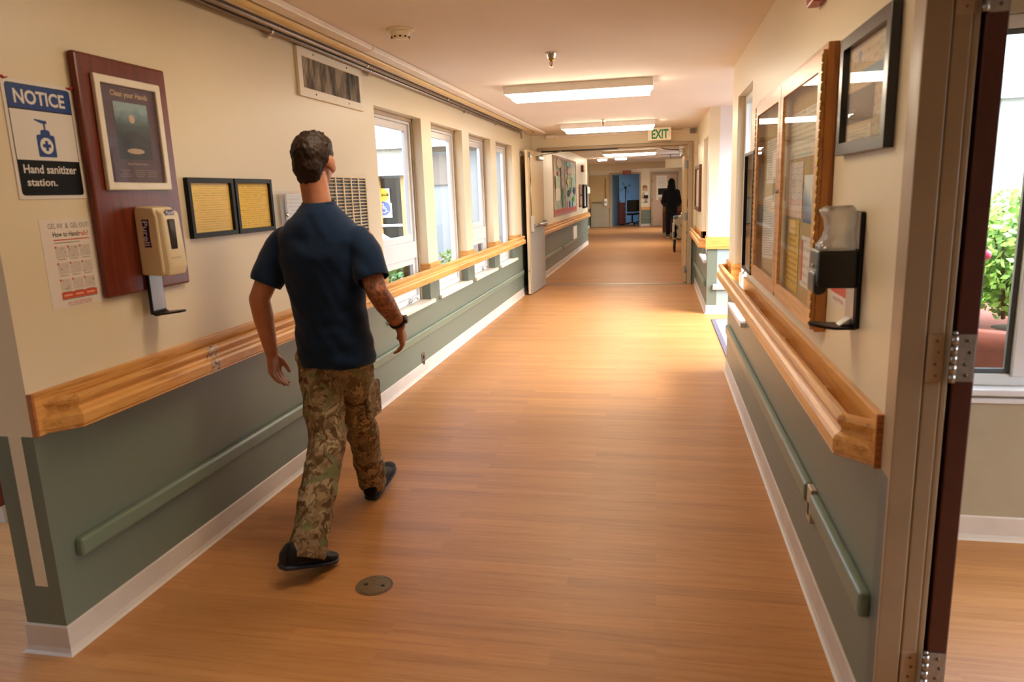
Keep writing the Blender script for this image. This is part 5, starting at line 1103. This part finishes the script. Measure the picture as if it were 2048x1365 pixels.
def cone(b, p, q, r0, r1, seg=20, n=8):
    """tapered limb with round ends"""
    p = Vector(p); q = Vector(q); path = [p.lerp(q, k / n) for k in range(n + 1)]
    b.tube(path, [r0 + (r1 - r0) * k / n for k in range(n + 1)], seg); b.ball(p, r0, seg); b.ball(q, r1, seg)
def limb(b, pts, rs, seg=20):
    for i in range(len(pts) - 1): cone(b, pts[i], pts[i + 1], rs[i], rs[i + 1], seg)
def loft(b, rings, seg=36):
    """closed trunk: rings of (centre, rx, ry, turn[, squareness])"""
    R = []
    for c, rx, ry, th, *e in rings:
        e = e[0] if e else 0.85; r = []
        for k in range(seg):
            a = 2 * PI * k / seg; x = rx * math.copysign(abs(math.cos(a)) ** e, math.cos(a)); y = ry * math.copysign(abs(math.sin(a)) ** e, math.sin(a))
            r.append(b.bm.verts.new((c[0] + x * math.cos(th) - y * math.sin(th), c[1] + x * math.sin(th) + y * math.cos(th), c[2])))
        R.append(r)
    for p, r in zip(R, R[1:]):
        for k in range(seg): b.face([p[k], p[(k + 1) % seg], r[(k + 1) % seg], r[k]])
    b.face(R[0][::-1]); b.face(R[-1])
def hand(b, w, d, palm_n, thumb_side, curl=0.55, s=1.0):
    """palm and five bent fingers at wrist w, pointing along d; palm_n = direction the palm faces; thumb_side = towards the thumb"""
    w = Vector(w); d = Vector(d).normalized(); t = Vector(thumb_side); t = (t - d * t.dot(d)).normalized(); pn = Vector(palm_n); pn = (pn - d * pn.dot(d) - t * pn.dot(t)).normalized()
    for k in range(4):
        off = t * (0.030 - k * 0.020) * s; cone(b, w + t * (0.014 - 0.009 * k) * s, w + d * 0.085 * s + off, 0.016 * s, 0.0125 * s, 10, 3)
    ln = (0.075, 0.084, 0.078, 0.060)
    for k in range(4):
        p = w + d * 0.088 * s + t * (0.030 - k * 0.020) * s; dd = d; rr = 0.0096 - 0.0006 * (k == 3)
        for j, fr in enumerate((0.45, 0.32, 0.23)):
            a = curl * (0.55 + 0.5 * j + 0.08 * k); dd = (d * math.cos(a) + pn * math.sin(a)).normalized(); q = p + dd * ln[k] * fr * s; cone(b, p, q, rr * s, (rr - 0.0011) * s, 10, 2); p = q; rr -= 0.0011
    p0 = w + d * 0.022 * s + t * 0.020 * s; p1 = p0 + (t * 0.65 + d * 0.75 + pn * 0.3).normalized() * 0.042 * s; p2 = p1 + (t * 0.15 + d * 0.95 + pn * 0.45).normalized() * 0.032 * s; p3 = p2 + (d * 0.9 + pn * 0.5 - t * 0.1).normalized() * 0.024 * s
    limb(b, [p0, p1, p2, p3], [0.016 * s, 0.0125 * s, 0.0105 * s, 0.0085 * s], 10)
def shoe_parts(t, ankle, heel, toe, up, name_mat, sole_mat, s=1.0, cuff=0.052):
    """shoe from heel to toe (points on the sole), foot's own up vector"""
    heel = Vector(heel); toe = Vector(toe); f = (toe - heel); L = f.length; f.normalize(); up = Vector(up); up = (up - f * up.dot(f)).normalized(); sd = f.cross(up)
    prof = [(0.0, 0.032, 0.075), (0.06, 0.038, 0.104), (0.18, 0.041, 0.112), (0.32, 0.041, 0.108), (0.46, 0.043, 0.092), (0.62, 0.047, 0.072), (0.78, 0.048, 0.052), (0.90, 0.042, 0.046), (0.97, 0.030, 0.040), (1.0, 0.014, 0.034)]
    def lofted(b, lo, hi_f, wk):
        R = []
        for (a, w, h) in prof:
            c = heel + f * (a * L); r = []; hi = hi_f(h)
            for k in range(20):
                th = 2 * PI * k / 20; x = w * wk * math.copysign(abs(math.cos(th)) ** 0.7, math.cos(th)); z = lo + (hi - lo) * (0.5 + 0.5 * math.copysign(abs(math.sin(th)) ** 0.75, math.sin(th)))
                if math.sin(th) > 0.3: x *= 1 - 0.45 * (math.sin(th) - 0.3)
                r.append(b.bm.verts.new(c + sd * x + up * (z + 0.014 * max(0, a - 0.75) * 2)))
            R.append(r)
        for p, q in zip(R, R[1:]):
            for k in range(20): b.face([p[k], p[(k + 1) % 20], q[(k + 1) % 20], q[k]]).smooth = True
        b.face(R[0][::-1]); b.face(R[-1])
    b = MB(); lofted(b, 0.016, lambda h: h, 1.0); cone(b, heel + f * L * 0.20 + up * 0.07, Vector(ankle) + (Vector(ankle) - (heel + f * L * 0.2)).normalized() * 0.0, 0.042, cuff, 16, 4)
    sh = remesh(b, 'shoe', name_mat, t, 0.006, 4)
    b = MB(); lofted(b, 0.0, lambda h: 0.026, 1.06); so = remesh(b, 'sole', sole_mat, sh, 0.005, 2)
    return sh

def fabric(name, a, rough=0.85, weave=900):
    q = N(name); n_ = q.noise(q.coord(), 14, 4); la = lin(a); q.set(q.ramp(n_, [(0.3, tuple(x * 0.88 for x in la)), (0.7, tuple(x * 1.12 for x in la))]), rough, spec=0.15)
    q.p.inputs['Sheen Weight'].default_value = 0.15; q.bump(q.noise(q.coord(), weave, 1), 0.08, 0.001); return q.m
def skin_mat(name, a, b_, c):
    q = N(name); n_ = q.noise(q.coord(), 11, 4); q.set(q.ramp(n_, [(0.3, lin(a)), (0.5, lin(b_)), (0.7, lin(c))]), 0.45, spec=0.35)
    q.p.inputs['Subsurface Weight'].default_value = 0.12; q.p.inputs['Subsurface Radius'].default_value = (0.01, 0.004, 0.002); q.p.inputs['Subsurface Scale'].default_value = 0.5; return q
sk = skin_mat('skin', 'a66b52', 'b47a60', 'bf8870'); M['skin'] = sk.m
sk = skin_mat('tattooed_skin', 'a66b52', 'b47a60', 'bf8870'); nt_ = sk.noise(sk.coord(), 34, 4, 0.6, 1.6)
base_link = sk.p.inputs['Base Color'].links[0].from_socket
sk.l(sk.mix(sk.math('MULTIPLY', sk.ramp(nt_, [(0.46, (0, 0, 0)), (0.52, (1, 1, 1))]), 0.62), base_link, '4c3a3c'), sk.p.inputs['Base Color']); M['tattoo'] = sk.m
q = N('dark_brown_hair'); v = q.coord(); n_ = q.noise(q.mapv(v, (160, 160, 30)), 1.0, 3, 0.6); q.set(q.ramp(n_, [(0.35, lin('1a100b')), (0.55, lin('2e1d14')), (0.7, lin('40291b'))]), 0.55, spec=0.3); q.bump(n_, 0.5, 0.004); M['hair'] = q.m
M['tee'] = fabric('navy_cotton', '112848')
q = N('camouflage_cloth'); v = q.coord(); n1 = q.noise(q.mapv(v, (1, 1, 0.75)), 11, 4, 0.6, 1.1); n2 = q.noise(q.mapv(v, (1, 1, 0.8), (5, 3, 1)), 17, 4, 0.6, 1.2); n3 = q.noise(q.mapv(v, (1, 1, 1), (9, 2, 7)), 12, 3, 0.5, 0.6)
c = q.ramp(n1, [(0.0, lin('86765e')), (0.43, lin('a08d74')), (0.50, lin('7a6b54')), (0.56, lin('b3a288'))], 'CONSTANT'); c = q.mix(q.ramp(n2, [(0.54, (0, 0, 0)), (0.58, (1, 1, 1))]), c, '64503c'); c = q.mix(q.ramp(n3, [(0.60, (0, 0, 0)), (0.64, (1, 1, 1))]), c, '7c8364')
q.set(c, 0.9, spec=0.1); q.bump(q.noise(v, 700, 1), 0.06, 0.001); M['camo'] = q.m

def man():
    t = thing('person', (-1.38, 2.8, 0), 'person in a navy T-shirt and camouflage trousers walking away down the hall', 'person')
    hipL, hipR = Vector((-1.45, 2.80, .90)), Vector((-1.28, 2.80, .90)); kneeL, ankL = Vector((-1.375, 2.69, .49)), Vector((-1.385, 2.455, .13)); kneeR, ankR = Vector((-1.36, 2.985, .50)), Vector((-1.42, 3.215, .11))
    shL, shR = Vector((-1.562, 2.81, 1.335)), Vector((-1.208, 2.81, 1.328)); elL, wrL = Vector((-1.655, 2.735, 1.10)), Vector((-1.645, 2.77, .86)); elR, wrR = Vector((-1.130, 2.75, 1.125)), Vector((-1.110, 2.925, .955))
    hc = Vector((-1.405, 2.84, 1.655)); neck = Vector((-1.385, 2.815, 1.47))
    # body: one skin from head to ankles
    b = MB()
    b.ball(hc + Vector((0, -0.004, 0.022)), (0.073, 0.092, 0.088), 28); b.ball(hc + Vector((0, 0.030, -0.030)), (0.058, 0.062, 0.080), 24); b.ball(hc + Vector((0, 0.058, -0.082)), (0.033, 0.030, 0.028), 16)
    b.ball(hc + Vector((0, -0.045, -0.03)), (0.052, 0.045, 0.06), 18)
    cone(b, hc + Vector((0, 0.092, 0.005)), hc + Vector((0, 0.112, -0.030)), 0.008, 0.013, 12); b.ball(hc + Vector((0, 0.084, -0.058)), (0.024, 0.012, 0.010), 12)
    for s in (-1, 1):
        b.ball(hc + Vector((s * 0.030, 0.082, 0.024)), (0.022, 0.012, 0.008), 12); b.ball(hc + Vector((s * 0.042, 0.066, -0.02)), (0.026, 0.026, 0.026), 14)
        e = MB(); e.ball((0, 0, 0), (0.010, 0.022, 0.033), 16)
        for v in e.bm.verts: v.co = Matrix.Rotation(s * -0.4, 3, 'Z') @ v.co + hc + Vector((s * 0.079, 0.0, -0.006))
        b.absorb(e); b.ball(hc + Vector((s * 0.078, 0.006, -0.032)), 0.009, 10)
    cone(b, hc + Vector((0, -0.020, -0.05)), neck + Vector((0, 0, -0.03)), 0.056, 0.060)
    loft(b, [((-1.365, 2.80, .80), .12, .085, 0), ((-1.365, 2.80, .92), .130, .092, 0), ((-1.37, 2.80, 1.05), .130, .09, 0), ((-1.38, 2.805, 1.2), .145, .10, 0), ((-1.385, 2.81, 1.31), .165, .105, 0), ((-1.385, 2.81, 1.37), .15, .09, 0), ((-1.385, 2.81, 1.42), .10, .07, 0), ((-1.385, 2.812, 1.46), .066, .06, 0)])
    limb(b, [shL, elL], [0.056, 0.042]); limb(b, [elL, elL.lerp(wrL, .35), wrL], [0.043, 0.043, 0.028]); limb(b, [shR, elR], [0.056, 0.043]); limb(b, [elR, elR.lerp(wrR, .35), wrR], [0.044, 0.045, 0.029])
    limb(b, [hipL + Vector((0.015, 0, 0)), kneeL, ankL], [0.066, 0.055, 0.042]); limb(b, [hipR + Vector((-0.02, 0, 0)), kneeR, ankR], [0.066, 0.055, 0.042])
    limb(b, [ankL, Vector((-1.36, 2.49, .055))], [0.036, 0.02]); limb(b, [ankR, Vector((-1.41, 3.30, .07))], [0.036, 0.02])
    hand(b, wrL, (0.06, 0.06, -1), (1, 0.1, 0), (0.1, 1, 0), 0.6); hand(b, wrR, (0.05, 0.40, -1), (-1, 0.1, 0), (-0.15, 1, 0.3), 0.75)
    body = remesh(b, 'body', [M['skin'], M['tattoo']], t, 0.0052, 3)
    w0 = origin(t); ax = (wrR - elR)
    for p in body.data.polygons:
        k = (p.center + w0 - elR).dot(ax) / ax.length_squared; perp = (p.center + w0 - elR - ax * k).length
        if -0.55 < k < 0.74 and perp < 0.10 and (p.center + w0).x > -1.24: p.material_index = 1
    for s in (-1, 1):
        b = MB(); b.ball(hc + Vector((s * 0.030, 0.079, 0.008)), 0.0125, 14); e = b.build('eye', M['white'], t); b = MB(); b.ball(hc + Vector((s * 0.030, 0.0885, 0.008)), (0.006, 0.004, 0.006), 10); b.build('iris', plain('3a2a1c', 0.2), e)
    b = MB(); b.ball(hc + Vector((0, 0.0925, -0.060)), (0.020, 0.006, 0.006), 12); b.build('lips', plain('9c5548', 0.4), t)
    # short hair: a fuller crown, tapered at the nape and round the ears
    b = MB(); b.ball(hc + Vector((0.0, -0.006, 0.034)), (0.082, 0.100, 0.086), 30); b.ball(hc + Vector((0, 0.02, 0.065)), (0.074, 0.080, 0.058), 24); b.ball(hc + Vector((0, -0.052, -0.012)), (0.066, 0.052, 0.072), 24); b.ball(hc + Vector((0, -0.048, -0.055)), (0.053, 0.042, 0.045), 20)
    for k in range(60):
        random.seed(k); a = random.uniform(0, 2 * PI); el = random.uniform(0.35, 1.4); d_ = Vector((math.cos(a) * math.cos(el), math.sin(a) * math.cos(el), math.sin(el)))
        p = hc + Vector((d_.x * 0.074, d_.y * 0.09, 0.036 + d_.z * 0.082)); cone(b, p, p + d_ * 0.010 + Vector((random.uniform(-.012, .012), random.uniform(-.004, .016), 0.003)), 0.012, 0.004, 8, 2)
    def trim_hair(bm):
        kill = []
        for f in bm.faces:
            c_ = f.calc_center_median() - hc
            if c_.y > 0.055 and c_.z < 0.062: kill.append(f)
            elif c_.y > -0.012 and c_.z < -0.005 + 0.02 * (c_.y > 0.02): kill.append(f)
        bmesh.ops.delete(bm, geom=kill, context='FACES')
    hb = remesh(b, 'hair', M['hair'], t, 0.0055, 2, lambda p: 0.004 * noise.noise(p * 60) + 0.003 * noise.noise(p * 140), trim_hair)
    # T-shirt
    def folds(p):
        lo = max(0, min(1, (1.15 - p.z) / 0.3))
        return 0.006 * noise.noise(Vector((p.x * 9, p.y * 9, p.z * 16))) + 0.010 * lo * noise.noise(Vector((p.x * 4 + p.z * 5, p.y * 4, p.z * 22))) + 0.005 * noise.noise(Vector((p.x * 22 + p.z * 12, p.y * 10, p.z * 10)))
    b = MB()
    loft(b, [((-1.352, 2.80, .808), .158, .124, 0), ((-1.355, 2.80, .86), .161, .126, 0), ((-1.362, 2.80, .95), .155, .122, 0), ((-1.370, 2.80, 1.06), .152, .118, 0), ((-1.378, 2.805, 1.17), .168, .125, 0), ((-1.384, 2.808, 1.27), .182, .128, 0),
             ((-1.385, 2.81, 1.33), .188, .118, 0), ((-1.385, 2.81, 1.375), .175, .104, 0), ((-1.385, 2.81, 1.41), .142, .092, 0), ((-1.385, 2.812, 1.445), .105, .080, 0), ((-1.385, 2.814, 1.472), .078, .070, 0), ((-1.385, 2.815, 1.488), .066, .064, 0)])
    limb(b, [shL + Vector((0.02, 0, 0.0)), shL.lerp(elL, 0.28), shL.lerp(elL, 0.66)], [0.066, 0.068, 0.066]); limb(b, [shR + Vector((-0.02, 0, 0.0)), shR.lerp(elR, 0.28), shR.lerp(elR, 0.68)], [0.066, 0.070, 0.070])
    def hems(bm):
        for (p, d_) in ((shL.lerp(elL, 0.74), (elL - shL).normalized()), (shR.lerp(elR, 0.76), (elR - shR).normalized())):
            near = [g for g in bm.verts[:] + bm.edges[:] + bm.faces[:] if (g.co if isinstance(g, bmesh.types.BMVert) else (g.verts[0].co)).x * (1 if p.x > -1.38 else -1) > (-1.19 if p.x > -1.38 else 1.555) and (g.co if isinstance(g, bmesh.types.BMVert) else g.verts[0].co).z > 1.09]
            bmesh.ops.bisect_plane(bm, geom=near, plane_co=p, plane_no=d_, clear_outer=True)
    tee = remesh(b, 'tshirt', M['tee'], t, 0.007, 4, folds, hems)
    so = tee.modifiers.new('cloth', 'SOLIDIFY'); so.thickness = 0.004; so.offset = 0
    b = MB(); b.lathe([(0.067, -0.012), (0.071, 0.0), (0.068, 0.012), (0.063, 0.012), (0.063, -0.012)], (-1.385, 2.814, 1.484), (0, -0.10, 1), 28); b.build('collar', M['tee'], t)
    # trousers
    def tf(p): return 0.010 * noise.noise(Vector((p.x * 8, p.y * 8, p.z * 13))) + 0.006 * noise.noise(Vector((p.x * 18, p.y * 18, p.z * 30)))
    b = MB(); loft(b, [((-1.358, 2.80, .795), .138, .106, 0), ((-1.358, 2.80, .86), .136, .104, 0), ((-1.358, 2.80, .93), .128, .095, 0)])
    limb(b, [hipL + Vector((0.01, 0, -0.06)), kneeL, kneeL.lerp(ankL, .5), ankL + (ankL - kneeL).normalized() * 0.02], [0.094, 0.076, 0.074, 0.074]); limb(b, [hipR + Vector((-0.01, 0, -0.06)), kneeR, kneeR.lerp(ankR, .5), ankR + (ankR - kneeR).normalized() * 0.015], [0.094, 0.074, 0.072, 0.072])
    def cuffs(bm):
        for (p, d_, lo) in ((ankL + (ankL - kneeL).normalized() * 0.05, (ankL - kneeL).normalized(), (lambda c_: c_.y < 2.62 and c_.z < 0.4)), (ankR + (ankR - kneeR).normalized() * 0.05, (ankR - kneeR).normalized(), (lambda c_: c_.y > 2.95 and c_.z < 0.4))):
            near = [g for g in bm.verts[:] + bm.edges[:] + bm.faces[:] if lo(g.co if isinstance(g, bmesh.types.BMVert) else g.verts[0].co)]
            bmesh.ops.bisect_plane(bm, geom=near, plane_co=p, plane_no=d_, clear_outer=True)
    tr_ = remesh(b, 'trousers', M['camo'], t, 0.008, 4, tf, cuffs); so = tr_.modifiers.new('cloth', 'SOLIDIFY'); so.thickness = 0.004; so.offset = 0
    b = MB()
    for pc, nrm in ((hipR.lerp(kneeR, 0.72) + Vector((0.088, -0.012, 0)), None), (hipL.lerp(kneeL, 0.72) + Vector((-0.088, -0.01, 0)), None)):
        b.box(pc.x - 0.012, pc.x + 0.012, pc.y - 0.07, pc.y + 0.07, pc.z - 0.08, pc.z + 0.08, 0.010, 3)
    b.bm.faces.ensure_lookup_table(); pk = b
    half = MB(); pc = hipR.lerp(kneeR, 0.72) + Vector((0.082, -0.012, 0)); half.box(pc.x - 0.012, pc.x + 0.012, pc.y - 0.07, pc.y + 0.07, pc.z - 0.08, pc.z + 0.08, 0.010, 3); half.build('cargo_pocket', M['camo'], t); pk.bm.free()
    blk = fabric('black_shoe', '0c0d10', 0.55, 300); sol = plain('15233c', 0.5)
    shoe_parts(t, ankL + Vector((0, 0, 0.0)), (-1.452, 2.345, 0.075), (-1.325, 2.560, 0.0), (-0.18, -0.25, 1), blk, sol)
    shoe_parts(t, ankR, (-1.415, 3.165, 0.002), (-1.400, 3.435, 0.075), (0, -0.25, 1), blk, sol)
    # watch on the right wrist
    d_ = (wrR - elR).normalized(); wp = elR.lerp(wrR, 0.90)
    w_ = MB().lathe([(0.0345, -0.011), (0.037, -0.009), (0.037, 0.009), (0.0345, 0.011), (0.031, 0.010), (0.031, -0.010)], wp, d_, 24).build('watch_strap', M['black'], t)
    MB().lathe([(0, 0), (0.019, 0), (0.019, 0.009), (0.016, 0.011), (0, 0.011)], wp + Vector((0.034, 0.006, 0.008)), (1, 0, 0.15), 20).build('watch_case', plain('1a1a1c', 0.2), w_)
man()
def far_person():
    o = Vector((0.40, 22.9, 0)); t = thing('person', o, 'person in a black hood and black clothes standing at the far reception desk', 'person')
    V = lambda x, y, z: o + Vector((x, y, z))
    hc = V(0.0, 0.02, 1.64); b = MB(); b.ball(hc, (0.075, 0.095, 0.115), 18); b.ball(hc + Vector((0, 0.10, -0.01)), (0.014, 0.02, 0.02), 8); b.ball(hc + Vector((0, 0.055, -0.08)), (0.04, 0.04, 0.04), 10); cone(b, hc + Vector((0, 0, -0.08)), V(0, 0, 1.42), 0.058, 0.065)
    loft(b, [(V(0, 0, .85), .15, .10, 0), (V(0, 0, 1.05), .14, .10, 0), (V(0, 0, 1.3), .17, .11, 0), (V(0, 0, 1.42), .12, .08, 0)])
    for s in (-1, 1):
        sh, el, wr = V(s * .19, 0, 1.38), V(s * .235, -0.03, 1.10), V(s * .20, 0.17, 0.98); limb(b, [sh, el, wr], [0.055, 0.045, 0.03]); hand(b, wr, (-s * 0.2, 1, -0.1), (0, 0, -1), (-s, 0, 0), 0.5); limb(b, [V(s * .09, 0, .88), V(s * .095, 0.01, .48), V(s * .095, -0.02, .09)], [0.085, 0.06, 0.045])
    remesh(b, 'body', plain('5c4034', 0.5), t, 0.009, 3)
    bk = fabric('black_fleece', '08080a', 0.9)
    b = MB(); b.ball(hc + Vector((0, -0.012, 0.02)), (0.108, 0.122, 0.135), 20); b.ball(V(0, -0.06, 1.47), (0.13, 0.085, 0.075), 16); cone(b, hc + Vector((0, -0.01, -0.04)), V(0, 0, 1.42), 0.105, 0.15)
    loft(b, [(V(0, 0, .82), .185, .135, 0), (V(0, 0, 1.0), .18, .135, 0), (V(0, 0, 1.25), .205, .14, 0), (V(0, 0, 1.38), .20, .12, 0), (V(0, 0, 1.46), .11, .09, 0)])
    for s in (-1, 1): limb(b, [V(s * .17, 0, 1.37), V(s * .245, -0.03, 1.09), V(s * .21, 0.15, 0.985)], [0.085, 0.075, 0.055])
    def face_hole(bm): bmesh.ops.delete(bm, geom=[f for f in bm.faces if (f.calc_center_median() - hc).y > 0.085 and abs(f.calc_center_median().z - hc.z) < 0.09], context='FACES')
    remesh(b, 'hoodie', bk, t, 0.010, 4, lambda p: 0.010 * noise.noise(p * 9), face_hole)
    b = MB(); loft(b, [(V(0, 0, .78), .17, .12, 0), (V(0, 0, .95), .165, .12, 0)])
    for s in (-1, 1): limb(b, [V(s * .085, 0, .80), V(s * .095, 0.01, .48), V(s * .095, -0.02, .12)], [0.10, 0.078, 0.066])
    remesh(b, 'trousers', fabric('black_trousers', '0a0a0b'), t, 0.010, 4, lambda p: 0.007 * noise.noise(p * 10))
    wh = plain('8c8c90', 0.5)
    for s in (-1, 1): shoe_parts(t, V(s * .095, -0.02, .10), V(s * .09, -0.09, 0.0), V(s * .11, 0.18, 0.0), (0, 0, 1), plain('3a2c2c', 0.6), plain('d8d4cc', 0.5))
far_person()
